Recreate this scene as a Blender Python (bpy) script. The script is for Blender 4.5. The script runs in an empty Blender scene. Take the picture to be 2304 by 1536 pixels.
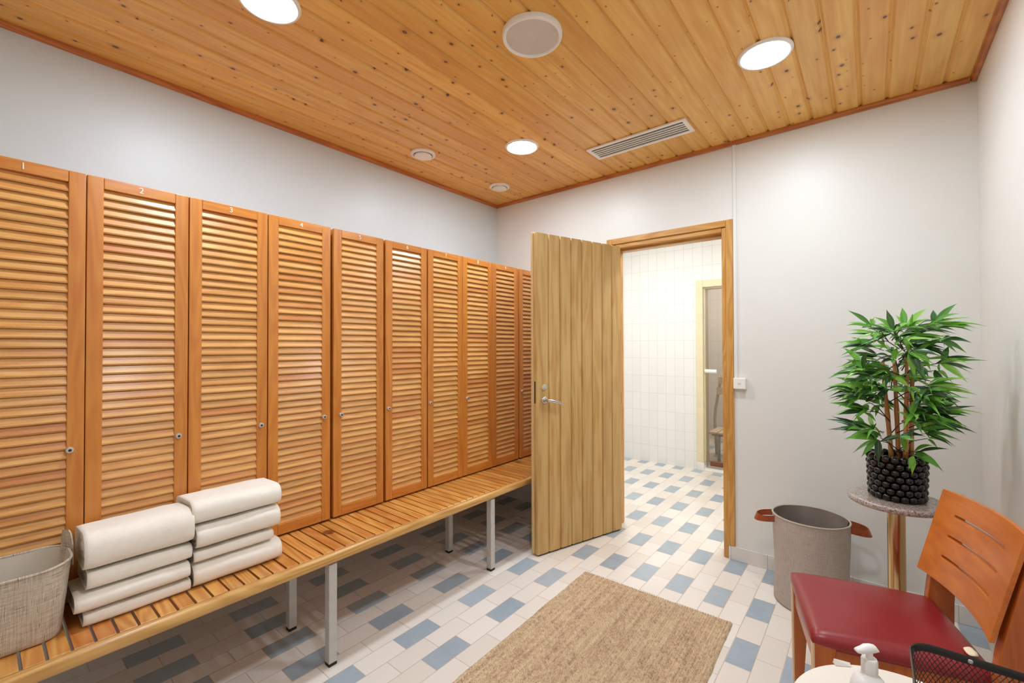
import bpy, bmesh, math, random
from mathutils import Vector, Matrix, noise as mnoise
random.seed(7)
PI = math.pi
scene = bpy.context.scene
COL = scene.collection

# ------------------------------------------------------------------ helpers
def lin(h):
    h = h.lstrip('#')
    o = []
    for i in (0, 2, 4):
        c = int(h[i:i+2], 16)/255
        o.append(c/12.92 if c <= .04045 else ((c+.055)/1.055)**2.4)
    return (o[0], o[1], o[2], 1)

def obj(name, bm, mat, parent=None, smooth=False, bevel=0, seg=2, angle=None):
    """link a bmesh (world coordinates) as ONE mesh object; parent shifts it into the parent's frame"""
    me = bpy.data.meshes.new(name)
    bmesh.ops.recalc_face_normals(bm, faces=bm.faces)
    off = Vector((0, 0, 0)); p = parent
    while p is not None:
        off += p.location; p = p.parent
    bmesh.ops.translate(bm, verts=bm.verts, vec=-off)
    bm.to_mesh(me); bm.free()
    for m in (mat if isinstance(mat, (list, tuple)) else [mat]):
        me.materials.append(m)
    if smooth:
        for f in me.polygons: f.use_smooth = True
    o = bpy.data.objects.new(name, me); COL.objects.link(o)
    o.parent = parent
    if bevel:
        b = o.modifiers.new('bevel', 'BEVEL'); b.width = bevel; b.segments = seg; b.limit_method = 'ANGLE'; b.angle_limit = math.radians(40)
        for f in me.polygons: f.use_smooth = True
        w = o.modifiers.new('wn', 'WEIGHTED_NORMAL'); w.keep_sharp = True
    elif angle is not None:
        me.set_sharp_from_angle(angle=math.radians(angle))
    return o

def tag(o, label, cat, group=None, kind=None):
    o['label'] = label; o['category'] = cat
    if group: o['group'] = group
    if kind: o['kind'] = kind
    return o

def thing(name, loc, label, cat, group=None, kind=None):
    o = bpy.data.objects.new(name, None); COL.objects.link(o)
    o.location = loc; o.empty_display_size = .1
    return tag(o, label, cat, group, kind)

def struct(name, bm, mat, label, cat, parent=None, **kw):
    o = obj(name, bm, mat, parent, **kw)
    return tag(o, label, cat, kind='structure')

def box(bm, lo, hi, mi=0):
    x0, y0, z0 = lo; x1, y1, z1 = hi
    v = [bm.verts.new(p) for p in ((x0,y0,z0),(x1,y0,z0),(x1,y1,z0),(x0,y1,z0),(x0,y0,z1),(x1,y0,z1),(x1,y1,z1),(x0,y1,z1))]
    fs = []
    for f in ((0,3,2,1),(4,5,6,7),(0,1,5,4),(1,2,6,5),(2,3,7,6),(3,0,4,7)):
        q = bm.faces.new([v[i] for i in f]); q.material_index = mi; fs.append(q)
    return v

def hexa(bm, pts):
    """eight corners: bottom four then top four"""
    v = [bm.verts.new(p) for p in pts]
    for f in ((0,3,2,1),(4,5,6,7),(0,1,5,4),(1,2,6,5),(2,3,7,6),(3,0,4,7)):
        bm.faces.new([v[i] for i in f])
    return v

def ring_loft(bm, rings, closed=True, cap0=True, cap1=True):
    R = [[bm.verts.new(p) for p in r] for r in rings]
    n = len(R[0])
    for a, b in zip(R, R[1:]):
        for i in range(n if closed else n-1):
            j = (i+1) % n
            bm.faces.new((a[i], a[j], b[j], b[i]))
    if cap0 and closed: bm.faces.new(list(reversed(R[0])))
    if cap1 and closed: bm.faces.new(R[-1])
    return R

def lathe(bm, c, prof, n=48, cap0=True, cap1=True, axis='z'):
    rings = []
    for r, h in prof:
        ring = []
        for i in range(n):
            a = 2*PI*i/n
            if axis == 'z': p = (c[0]+r*math.cos(a), c[1]+r*math.sin(a), c[2]+h)
            else: p = (c[0]+h, c[1]+r*math.cos(a), c[2]+r*math.sin(a))
            ring.append(p)
        rings.append(ring)
    return ring_loft(bm, rings, True, cap0, cap1)

def tube(bm, pts, r, n=8, cap=True):
    pts = [Vector(p) for p in pts]
    rs = r if isinstance(r, (list, tuple)) else [r]*len(pts)
    rings = []; prev = None
    for i, p in enumerate(pts):
        d = (pts[min(i+1, len(pts)-1)]-pts[max(i-1, 0)]).normalized()
        if prev is None:
            a = Vector((0, 0, 1)) if abs(d.z) < .9 else Vector((1, 0, 0))
            u = d.cross(a).normalized()
        else:
            u = (prev-d*prev.dot(d)).normalized()
        prev = u; w = d.cross(u)
        rings.append([p+(u*math.cos(2*PI*k/n)+w*math.sin(2*PI*k/n))*rs[i] for k in range(n)])
    ring_loft(bm, rings, True, cap, cap)

def sphere(bm, c, r, u=12, v=8, s=(1, 1, 1)):
    m = Matrix.Translation(c) @ Matrix.Diagonal((r*s[0], r*s[1], r*s[2], 1))
    bmesh.ops.create_uvsphere(bm, u_segments=u, v_segments=v, radius=1, matrix=m)

def prism_y(bm, sec, y0, y1):
    ring_loft(bm, [[(x, y0, z) for x, z in sec], [(x, y1, z) for x, z in sec]])
def prism_x(bm, sec, x0, x1):
    ring_loft(bm, [[(x0, y, z) for y, z in sec], [(x1, y, z) for y, z in sec]])

# ------------------------------------------------------------------ materials
class NT:
    def __init__(s, name):
        s.m = bpy.data.materials.new(name); s.m.use_nodes = True
        s.t = s.m.node_tree; s.n = s.t.nodes; s.n.clear()
        s.out = s.n.new('ShaderNodeOutputMaterial')
    def add(s, ty, **kw):
        nd = s.n.new(ty)
        for k, v in kw.items(): setattr(nd, k, v)
        return nd
    def link(s, a, b): s.t.links.new(a, b)
    def inp(s, nd, k, v):
        if hasattr(v, 'is_linked') or isinstance(v, bpy.types.NodeSocket): s.link(v, nd.inputs[k])
        else: nd.inputs[k].default_value = v
    def math(s, op, a, b=0.0, c=None, clamp=False):
        nd = s.add('ShaderNodeMath', operation=op, use_clamp=clamp)
        s.inp(nd, 0, a); s.inp(nd, 1, b)
        if c is not None: s.inp(nd, 2, c)
        return nd.outputs[0]
    def vmath(s, op, a, b):
        nd = s.add('ShaderNodeVectorMath', operation=op)
        s.inp(nd, 0, a); s.inp(nd, 1, b); return nd.outputs[0]
    def mix(s, fac, a, b, blend='MIX'):
        nd = s.add('ShaderNodeMix', data_type='RGBA', blend_type=blend)
        s.inp(nd, 0, fac); s.inp(nd, 6, a); s.inp(nd, 7, b); return nd.outputs[2]
    def noise(s, vec, scale, detail=3, rough=.55):
        nd = s.add('ShaderNodeTexNoise'); s.inp(nd, 'Vector', vec)
        nd.inputs['Scale'].default_value = scale; nd.inputs['Detail'].default_value = detail; nd.inputs['Roughness'].default_value = rough
        return nd.outputs['Fac']
    def ramp(s, fac, stops):
        nd = s.add('ShaderNodeValToRGB'); s.inp(nd, 0, fac)
        e = nd.color_ramp.elements
        while len(e) < len(stops): e.new(.5)
        for el, (p, c) in zip(e, stops): el.position = p; el.color = c
        return nd.outputs[0]
    def smooth(s, v, a, b, t0=0, t1=1):
        nd = s.add('ShaderNodeMapRange', interpolation_type='SMOOTHSTEP')
        s.inp(nd, 0, v); s.inp(nd, 1, a); s.inp(nd, 2, b); s.inp(nd, 3, t0); s.inp(nd, 4, t1); return nd.outputs[0]
    def bsdf(s, col, rough, metal=0, spec=.5, coat=0, normal=None, coat_rough=.2):
        b = s.add('ShaderNodeBsdfPrincipled')
        s.inp(b, 'Base Color', col); s.inp(b, 'Roughness', rough); s.inp(b, 'Metallic', metal)
        s.inp(b, 'Specular IOR Level', spec); s.inp(b, 'Coat Weight', coat); s.inp(b, 'Coat Roughness', coat_rough)
        if normal is not None: s.link(normal, b.inputs['Normal'])
        s.link(b.outputs[0], s.out.inputs[0]); return b
    def bump(s, h, strength=.3, dist=.002):
        nd = s.add('ShaderNodeBump'); s.inp(nd, 'Height', h)
        nd.inputs['Strength'].default_value = strength; nd.inputs['Distance'].default_value = dist
        return nd.outputs[0]
    def objco(s): return s.add('ShaderNodeTexCoord').outputs['Object']
    def sep(s, v):
        nd = s.add('ShaderNodeSeparateXYZ'); s.link(v, nd.inputs[0]); return nd.outputs
    def comb(s, x, y, z=0.0):
        nd = s.add('ShaderNodeCombineXYZ'); s.inp(nd, 0, x); s.inp(nd, 1, y); s.inp(nd, 2, z); return nd.outputs[0]

def plain(name, col, rough=.5, metal=0, spec=.5, coat=0, vary=.04, scale=12, bump=0, bscale=80):
    t = NT(name); co = t.objco()
    c = lin(col) if isinstance(col, str) else col
    n = t.noise(co, scale, 4)
    d = tuple(x*(1-vary) for x in c[:3])+(1,); u = tuple(min(1, x*(1+vary)) for x in c[:3])+(1,)
    colr = t.ramp(n, [(.3, d), (.7, u)])
    nm = t.bump(t.noise(co, bscale, 3), bump, .002) if bump else None
    t.bsdf(colr, rough, metal, spec, coat, nm); return t.m

def wood(name, dark, light, axis='z', rough=.38, coat=.15, streak=70, knots=0, knot_col='#5a2c12', red=None, redamt=0, rings=.35, vary=.12, ringfreq=26, patch=None, bump=.08):
    """grain runs along the object axis named; every separate board of a mesh gets its own grain and tone"""
    t = NT(name); co = t.objco()
    isl = t.add('ShaderNodeNewGeometry').outputs['Random Per Island']
    orn = t.add('ShaderNodeObjectInfo').outputs['Random']
    rnd = t.math('FRACT', t.math('ADD', isl, t.math('MULTIPLY', orn, 7.31)))
    r2 = t.math('FRACT', t.math('MULTIPLY', rnd, 17.7)); r3 = t.math('FRACT', t.math('MULTIPLY', rnd, 53.9))
    off = t.comb(t.math('MULTIPLY', rnd, 31.), t.math('MULTIPLY', r2, 23.), t.math('MULTIPLY', r3, 17.))
    v = t.vmath('ADD', co, off)
    k = {'x': (0,), 'y': (1,), 'z': (2,)}[axis][0]
    sc = [1., 1., 1.]; sc[k] = .045
    vs = t.vmath('MULTIPLY', v, tuple(sc))
    st = t.noise(vs, streak, 5, .6)
    sc2 = [1., 1., 1.]; sc2[k] = .13
    base = t.noise(t.vmath('MULTIPLY', v, tuple(sc2)), 7., 2, .5)
    ring = t.math('MULTIPLY_ADD', t.math('SINE', t.math('MULTIPLY', base, ringfreq*PI)), .5, .5)
    f = t.math('ADD', t.math('MULTIPLY', st, 1-rings), t.math('MULTIPLY', ring, rings))
    col = t.ramp(f, [(.28, lin(dark)), (.68, lin(light))])
    br = t.math('MULTIPLY_ADD', r2, 2*vary, 1-vary)
    col = t.mix(1.0, col, t.comb(br, br, br), 'MULTIPLY')
    if red:
        col = t.mix(t.math('MULTIPLY', t.smooth(r3, .72, .98), redamt), col, lin(red))
    if patch:
        pf = t.smooth(t.noise(t.vmath('MULTIPLY', v, (1.2, 1.2, .6)), 3., 3), .45, .68)
        col = t.mix(t.math('MULTIPLY', pf, .6), col, lin(patch))
    if knots:
        x, y, z = t.sep(co)
        kv = t.comb(t.math('ADD', {'x': y, 'y': x, 'z': x}[axis], t.math('MULTIPLY', rnd, 3.)), t.math('MULTIPLY', {'x': x, 'y': y, 'z': z}[axis], .75))
        vo = t.add('ShaderNodeTexVoronoi', voronoi_dimensions='2D'); t.link(kv, vo.inputs['Vector']); vo.inputs['Scale'].default_value = knots
        cr = t.sep(vo.outputs['Color'])
        size = t.math('MULTIPLY_ADD', t.math('POWER', cr[0], 3.), .085, .028)
        nd = t.math('ADD', vo.outputs['Distance'], t.math('MULTIPLY', t.math('SUBTRACT', t.noise(co, 120, 2), .5), .03))
        kf = t.smooth(nd, t.math('MULTIPLY', size, .55), size, 1., 0.)
        kf = t.math('MULTIPLY', kf, t.smooth(cr[1], .12, .16))
        halo = t.smooth(nd, size, t.math('MULTIPLY', size, 2.6), .3, 0.)
        halo = t.math('MULTIPLY', halo, t.smooth(cr[1], .12, .16))
        col = t.mix(halo, col, lin('#a8632c'))
        col = t.mix(t.math('MULTIPLY', kf, .9), col, lin(knot_col))
    nm = t.bump(st, bump, .001)
    t.bsdf(col, rough, 0, .5, coat, nm); return t.m

def emit(name, col, strength):
    t = NT(name); e = t.add('ShaderNodeEmission'); t.inp(e, 0, col); t.inp(e, 1, strength)
    t.link(e.outputs[0], t.out.inputs[0]); return t.m

M = {}
M['wall'] = plain('painted_wall', '#e6e2dc', .42, vary=.012, scale=3, bump=.05, bscale=160)
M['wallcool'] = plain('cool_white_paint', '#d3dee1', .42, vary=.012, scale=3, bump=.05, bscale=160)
M['wallback'] = plain('off_white_paint', '#e4e3dd', .42, vary=.012, scale=3, bump=.05, bscale=160)
M['white'] = plain('white_plastic', '#f4f0e8', .35, vary=.01)
M['ceil'] = wood('ceiling_pine', '#de9f4a', '#f1c068', 'y', rough=.4, coat=.1, streak=48, knots=10.0, rings=.14, vary=.06, ringfreq=14, red='#d28f44', redamt=.4)
M['trim'] = wood('trim_pine', '#a85a20', '#c87a34', 'y', rough=.4, rings=.25, vary=.03)
M['trimx'] = wood('trim_pine_across', '#a85a20', '#c87a34', 'x', rough=.4, rings=.25, vary=.03)
M['locker'] = wood('locker_wood', '#bf7029', '#d18838', 'z', rough=.33, coat=.25, streak=45, rings=.2, vary=.04, bump=.04)
M['lockery'] = wood('locker_rail_wood', '#bf7029', '#d18838', 'y', rough=.33, coat=.25, streak=45, rings=.2, vary=.04, bump=.04)
M['louver'] = wood('louver_wood', '#cd8a44', '#e0aa63', 'y', rough=.38, coat=.15, streak=60, rings=.2, vary=.10, red='#bf6c33', redamt=.6, bump=.04)
M['inside'] = plain('locker_inside', '#7a3c14', .7)
M['bench'] = wood('bench_wood', '#c37a33', '#dea355', 'x', rough=.3, coat=.35, streak=45, rings=.3, vary=.10, red='#b85a20', redamt=.45, knots=1.6, knot_col='#6b3312')
M['rail'] = wood('bench_rail_wood', '#b98440', '#d8a961', 'y', rough=.33, coat=.3, streak=40, rings=.25, vary=.03)
M['door'] = wood('door_pine', '#b98b4c', '#d3b070', 'z', rough=.45, coat=.05, streak=42, rings=.2, vary=.09, ringfreq=14, patch='#cba86e')
M['door_edge'] = plain('door_edge_pale', '#d9bd8a', .5, vary=.05)
M['frame'] = wood('frame_pine', '#bd8238', '#d39f52', 'z', rough=.38, coat=.2, streak=50, rings=.3, vary=.04)
M['framex'] = wood('frame_pine_across', '#bd8238', '#d39f52', 'x', rough=.38, coat=.2, streak=50, rings=.3, vary=.04)
M['chairwood'] = wood('chair_wood', '#b5580e', '#ce731c', 'y', rough=.33, coat=.3, streak=35, rings=.15, vary=.03, ringfreq=12, knots=2.2)
M['chairleg'] = wood('chair_leg_wood', '#a84e12', '#bb6420', 'z', rough=.35, coat=.25, streak=35, rings=.15, vary=.03)
M['pale_edge'] = plain('pale_leg_highlight', '#dcbc94', .5, vary=.08)  # highlight colour painted on the chair leg fronts
M['leg'] = plain('grey_paint', '#c4c0b8', .4, vary=.06, scale=25)
M['chrome'] = plain('chrome', '#cfcfcf', .18, 1, vary=.01)
M['steel'] = plain('brushed_steel', '#cfcac2', .4, .55, vary=.03)
M['dark'] = plain('dark_slot', '#1c1714', .6, vary=0)
M['rubber'] = plain('black_rubber', '#191919', .6)
M['brass'] = plain('brass_tube', '#cdb083', .2, 1, vary=.03)
M['digit'] = plain('digit_white', '#f4e6cf', .5, vary=0)
M['spk'] = plain('speaker_grille_grey', '#d8d1ca', .6)
M['bead'] = plain('black_glaze', '#0b0606', .12, 0, .45, .35, vary=.2)
M['soil'] = plain('dark_soil', '#2a1d14', .9, vary=.4, scale=60)
M['leather'] = plain('red_leather', '#8a1c20', .36, 0, .5, .08, vary=.05, scale=5, bump=.12, bscale=420)
M['strap'] = plain('tan_leather_strap', '#96451f', .42, vary=.1, scale=25)
M['whitetop'] = plain('white_laminate', '#ece3d6', .3, vary=.01)
M['bottle'] = plain('white_bottle', '#ecebe7', .28, vary=.01)
M['paper'] = plain('white_paper', '#f1ede6', .7, vary=.01)
M['cream'] = plain('cream_cloth', '#f0dfbe', .8, vary=.05)
M['blackm'] = plain('black_metal', '#14110f', .35, 0, .5, .3)
M['caneM'] = wood('bamboo_cane', '#a0622e', '#cf9458', 'z', rough=.4, streak=50, rings=.3, vary=.12)
M['twig'] = plain('dark_twig', '#3a2c20', .6)
M['lampglow'] = emit('lamp_glow', (.88, 1., 1.12, 1), 46.)

def mk_floor():
    t = NT('floor_tile'); co = t.objco(); x, y, z = t.sep(co)
    X0, Y0 = -1.6912, 1.6093
    u = t.math('DIVIDE', t.math('SUBTRACT', x, X0), .1); ui = t.math('FLOOR', u); uf = t.math('FRACT', u)
    odd = t.math('FLOORED_MODULO', ui, 2.)
    v = t.math('ADD', t.math('DIVIDE', t.math('SUBTRACT', y, Y0), .2), t.math('MULTIPLY', odd, .5))
    vi = t.math('FLOOR', v); vf = t.math('FRACT', v)
    vodd = t.math('FLOORED_MODULO', vi, 2.)
    blue = t.math('MULTIPLY', t.math('LESS_THAN', odd, .5), t.math('LESS_THAN', vodd, .5))
    wn = t.add('ShaderNodeTexWhiteNoise', noise_dimensions='2D'); t.link(t.comb(ui, vi), wn.inputs[0])
    r = wn.outputs['Value']
    w = t.ramp(r, [(0, lin('#e1d8cd')), (.5, lin('#e8e0d6')), (1, lin('#ede6dd'))])
    mott = t.noise(co, 14., 5)
    b = t.ramp(t.math('ADD', t.math('MULTIPLY', r, .4), t.math('MULTIPLY', mott, .6)), [(.25, lin('#9caab4')), (.75, lin('#b0bbc4'))])
    col = t.mix(blue, w, b)
    dx = t.math('MULTIPLY', t.math('MINIMUM', uf, t.math('SUBTRACT', 1., uf)), .1)
    dy = t.math('MULTIPLY', t.math('MINIMUM', vf, t.math('SUBTRACT', 1., vf)), .2)
    d = t.math('MINIMUM', dx, dy)
    g = t.smooth(d, .0010, .0019, 1., 0.)
    col = t.mix(g, col, lin('#bdae9e'))
    h = t.math('ADD', t.smooth(d, .0008, .004), t.math('MULTIPLY', t.noise(co, 9., 2), .08))
    ro = t.math('MULTIPLY_ADD', g, .4, .24)
    t.bsdf(col, ro, 0, .5, 0, t.bump(h, .35, .0015)); return t.m
M['floor'] = mk_floor()

def mk_walltile(name, ax, base, grout, x0=.01, z0=.19):
    t = NT(name); co = t.objco(); s = t.sep(co)
    a = s[0] if ax == 'x' else s[1]
    u = t.math('DIVIDE', t.math('SUBTRACT', a, x0), .1); ui = t.math('FLOOR', u); uf = t.math('FRACT', u)
    v = t.math('DIVIDE', t.math('SUBTRACT', s[2], z0), .2); vf = t.math('FRACT', v)
    wn = t.add('ShaderNodeTexWhiteNoise', noise_dimensions='2D'); t.link(t.comb(ui, t.math('FLOOR', v)), wn.inputs[0])
    lo = tuple(c*.975 for c in lin(base)[:3])+(1,)
    col = t.mix(wn.outputs['Value'], lin(base), lo)
    d = t.math('MINIMUM', t.math('MULTIPLY', t.math('MINIMUM', uf, t.math('SUBTRACT', 1., uf)), .1), t.math('MULTIPLY', t.math('MINIMUM', vf, t.math('SUBTRACT', 1., vf)), .2))
    g = t.smooth(d, .0008, .0018, 1., 0.)
    col = t.mix(g, col, lin(grout))
    t.bsdf(col, t.math('MULTIPLY_ADD', g, .3, .45), 0, .4, 0, t.bump(t.smooth(d, .0008, .004), .3, .0015)); return t.m
M['tilex'] = mk_walltile('white_wall_tile', 'x', '#efede9', '#cfccc7')
M['tiley'] = mk_walltile('white_wall_tile_side', 'y', '#efede9', '#cfccc7')

def mk_baseboard(ax):
    t = NT('baseboard_tile_'+ax); co = t.objco(); s = t.sep(co)
    a = s[0] if ax == 'x' else s[1]
    u = t.math('DIVIDE', t.math('SUBTRACT', a, -.487 if ax == 'x' else .05), .2); uf = t.math('FRACT', u)
    d = t.math('MULTIPLY', t.math('MINIMUM', uf, t.math('SUBTRACT', 1., uf)), .2)
    g = t.smooth(d, .0008, .0018, 1., 0.)
    t.bsdf(t.mix(g, lin('#e2dcd3'), lin('#b8ab9c')), .28, 0, .5, 0, t.bump(t.smooth(d, .0008, .004), .3, .0015)); return t.m
M['bbx'] = mk_baseboard('x'); M['bby'] = mk_baseboard('y')

def mk_weave(name, c_lo, c_hi, dark, s=1.0, strip=.5):
    t = NT(name); co = t.add('ShaderNodeTexCoord').outputs['UV']; x, y, z = t.sep(co)
    h = t.noise(t.comb(t.math('MULTIPLY', x, 14*s), t.math('MULTIPLY', y, 420*s)), 1., 3)
    v = t.noise(t.comb(t.math('MULTIPLY', x, 420*s), t.math('MULTIPLY', y, 14*s), 5.), 1., 3)
    f = t.math('MULTIPLY_ADD', h, .5, t.math('MULTIPLY', v, .5))
    col = t.ramp(f, [(.36, lin(c_lo)), (.62, lin(c_hi))])
    th = t.smooth(t.math('MAXIMUM', h, v), .60, .70)
    col = t.mix(t.math('MULTIPLY', th, strip), col, lin(dark))
    t.bsdf(col, .9, 0, .2, 0, t.bump(f, .5, .002)); return t.m
M['basketweave'] = mk_weave('basket_weave', '#a2937f', '#e2d6c2', '#463a30', .8, .92)
M['hamperweave'] = mk_weave('hamper_linen', '#a3968a', '#cbc0b4', '#8d8177', 1.3, .4)
M['liner'] = plain('basket_liner', '#d3c9b8', .9, vary=.05, scale=9, bump=.2, bscale=30)
M['hliner'] = plain('hamper_liner', '#8b7f76', .8, vary=.12, scale=8, bump=.5, bscale=18)
M['hrim'] = plain('hamper_piping', '#b4a897', .9, vary=.05)

def mk_towel():
    t = NT('white_towel'); co = t.objco()
    f = t.math('ADD', t.math('MULTIPLY', t.noise(co, 420., 2), .5), t.math('MULTIPLY', t.noise(co, 40., 3), .5))
    t.bsdf(t.ramp(f, [(.3, lin('#f0e8da')), (.7, lin('#f8f2e8'))]), .95, 0, .15, 0, t.bump(f, .35, .003)); return t.m
M['towel'] = mk_towel()

def mk_jute():
    t = NT('jute'); co = t.objco(); x, y, z = t.sep(co)
    ix = t.math('FLOOR', t.math('DIVIDE', x, .0122)); iy = t.math('FLOOR', t.math('ADD', t.math('DIVIDE', y, .0165), t.math('MULTIPLY', ix, .5)))
    wn = t.add('ShaderNodeTexWhiteNoise', noise_dimensions='2D'); t.link(t.comb(ix, iy), wn.inputs[0])     # every braid has its own tone
    a = t.noise(t.comb(t.math('MULTIPLY', x, 300.), t.math('MULTIPLY', y, 120.)), 1., 3)
    b = t.noise(co, 9., 4)
    rowv = t.noise(t.comb(t.math('MULTIPLY', x, 55.), t.math('MULTIPLY', y, 1.6), 3.), 1., 2)
    f = t.math('ADD', t.math('MULTIPLY', a, .50), t.math('ADD', t.math('MULTIPLY', b, .12), t.math('MULTIPLY', rowv, .26)))
    f = t.math('ADD', f, t.math('MULTIPLY_ADD', wn.outputs['Value'], .08, .04))
    col = t.ramp(f, [(.34, lin('#7c5e44')), (.46, lin('#b6987a')), (.58, lin('#d6bd9a')), (.72, lin('#e8d6b4'))])
    t.bsdf(col, .95, 0, .15, 0, t.bump(a, .6, .003)); return t.m
M['jute'] = mk_jute()

def mk_granite():
    t = NT('granite'); co = t.objco()
    vo = t.add('ShaderNodeTexVoronoi'); t.link(co, vo.inputs['Vector']); vo.inputs['Scale'].default_value = 260.
    r = t.sep(vo.outputs['Color'])[0]
    col = t.ramp(r, [(.0, lin('#6b605c')), (.2, lin('#97897f')), (.5, lin('#b3a399')), (.85, lin('#c9bdb4')), (1., lin('#8f7469'))])
    t.bsdf(col, .22, 0, .5); return t.m
M['granite'] = mk_granite()

def mk_leaf():
    t = NT('bamboo_leaf')
    isl = t.add('ShaderNodeNewGeometry').outputs['Random Per Island']
    u = t.add('ShaderNodeTexCoord').outputs['UV']; x, y, z = t.sep(u)
    col = t.ramp(isl, [(0., lin('#223d20')), (.28, lin('#33602a')), (.40, lin('#55962f')), (.75, lin('#70b23a')), (1., lin('#98cf55'))])
    mid = t.smooth(t.math('ABSOLUTE', t.math('SUBTRACT', x, .5)), .0, .06, .25, 0.)
    col = t.mix(mid, col, lin('#9cc36a'))
    b = t.bsdf(col, .36, 0, .5, .1)
    tr = t.add('ShaderNodeBsdfTranslucent'); t.link(col, tr.inputs[0])
    ms = t.add('ShaderNodeMixShader'); ms.inputs[0].default_value = .22
    t.link(b.outputs[0], ms.inputs[1]); t.link(tr.outputs[0], ms.inputs[2]); t.link(ms.outputs[0], t.out.inputs[0])
    return t.m
M['leaf'] = mk_leaf()

def mk_glass():
    t = NT('tinted_door_glass')
    tr = t.add('ShaderNodeBsdfTransparent'); t.inp(tr, 0, (.72, .69, .66, 1))
    gl = t.add('ShaderNodeBsdfGlossy'); t.inp(gl, 0, (1, 1, 1, 1)); gl.inputs['Roughness'].default_value = .02
    fr = t.add('ShaderNodeFresnel'); fr.inputs[0].default_value = 1.5
    ms = t.add('ShaderNodeMixShader'); t.link(fr.outputs[0], ms.inputs[0]); t.link(tr.outputs[0], ms.inputs[1]); t.link(gl.outputs[0], ms.inputs[2])
    t.link(ms.outputs[0], t.out.inputs[0]); return t.m
M['glass'] = mk_glass()
M['paleframe'] = plain('pale_yellow_frame', '#e6dab6', .4, vary=.03)

# ------------------------------------------------------------------ room shell
XL, XR, YB, CZ, YF = -2.622, .400, 2.998, 2.601, -.75
WY0, WY1 = YB+.13, 4.93          # wet room
SY0, SY1 = 5.09, 6.70            # room behind the glass door
OX0, OX1, OZ = -1.455, -.725, 2.045   # doorway (clear hole incl. frame below)

bm = bmesh.new(); box(bm, (XL-.1, YF-.1, -.06), (XR+.1, SY1+.1, 0))
struct('floor', bm, M['floor'], 'white tiled floor with a checker of blue tiles running through the doorway', 'floor')

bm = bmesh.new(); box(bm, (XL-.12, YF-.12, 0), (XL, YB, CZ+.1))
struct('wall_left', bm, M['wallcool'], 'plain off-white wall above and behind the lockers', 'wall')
bm = bmesh.new(); box(bm, (XR, YF-.12, 0), (XR+.12, YB+.13, CZ+.1))
struct('wall_right', bm, M['wall'], 'plain off-white wall at the right behind the wooden chair', 'wall')
bm = bmesh.new(); box(bm, (XL, YF-.12, 0), (XR, YF, CZ+.1))
struct('wall_front', bm, M['wall'], 'plain off-white wall behind the camera', 'wall')
FX0, FX1, FZ = -1.525, -.662, 2.12      # outer frame
bm = bmesh.new()
box(bm, (XL-.12, YB, 0), (FX0+.01, YB+.13, CZ+.1)); box(bm, (FX1-.01, YB, 0), (XR, YB+.13, CZ+.1)); box(bm, (FX0+.01, YB, FZ-.01), (FX1-.01, YB+.13, CZ+.1))
struct('wall_back', bm, M['wallback'], 'off-white wall with the open doorway, behind the bamboo plant', 'wall')

# pine ceiling: one structure, each board its own island
bm = bmesh.new()
bw = .1075; x = .181+bw*3
while x > XL-.1:
    x0, x1 = x-bw, x
    a, b = max(x0, XL-.08), min(x1, XR+.08)
    if b-a > .02:
        c = .0095; d = .009
        sec = [(a, CZ+.02), (a, CZ+d), (a+.003, CZ+d), (a+c+.003, CZ), (b-c, CZ), (b, CZ+d), (b, CZ+.02)]
        prism_y(bm, sec, YF-.1, YB+.05)
    x -= bw
struct('ceiling', bm, M['ceil'], 'varnished knotty pine board ceiling', 'ceiling')
bm = bmesh.new(); box(bm, (XL-.12, YF-.12, CZ+.02), (XR+.12, YB+.13, CZ+.1))
struct('ceiling_deck', bm, M['inside'], 'dark deck above the pine ceiling boards', 'ceiling')

def trim_sec(s=1): return [(0, 0), (0, -.022), (.008, -.023), (.017, -.019), (.023, -.009), (.024, 0)]
bm = bmesh.new(); prism_y(bm, [(XL+u, CZ+w) for u, w in trim_sec()], YF, YB)
struct('trim_1', bm, M['trim'], 'narrow reddish pine moulding where the left wall meets the ceiling', 'moulding')
bm = bmesh.new(); prism_x(bm, [(YB-u, CZ+w) for u, w in trim_sec()], XL+.024, XR-.024)
struct('trim_2', bm, M['trimx'], 'narrow reddish pine moulding where the back wall meets the ceiling', 'moulding')
bm = bmesh.new(); prism_y(bm, [(XR-u, CZ+w) for u, w in trim_sec()], YF, YB)
struct('trim_3', bm, M['trim'], 'narrow reddish pine moulding where the right wall meets the ceiling', 'moulding')

bm = bmesh.new(); box(bm, (-.700, YB-.010, 0), (XR, YB, .085))
struct('baseboard_back', bm, M['bbx'], 'off-white tile baseboard along the back wall behind the hamper', 'baseboard', bevel=.002)
bm = bmesh.new(); box(bm, (XR-.010, YF, 0), (XR, YB-.010, .085))
struct('baseboard_right', bm, M['bby'], 'off-white tile baseboard along the right wall behind the chair', 'baseboard', bevel=.002)

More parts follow.
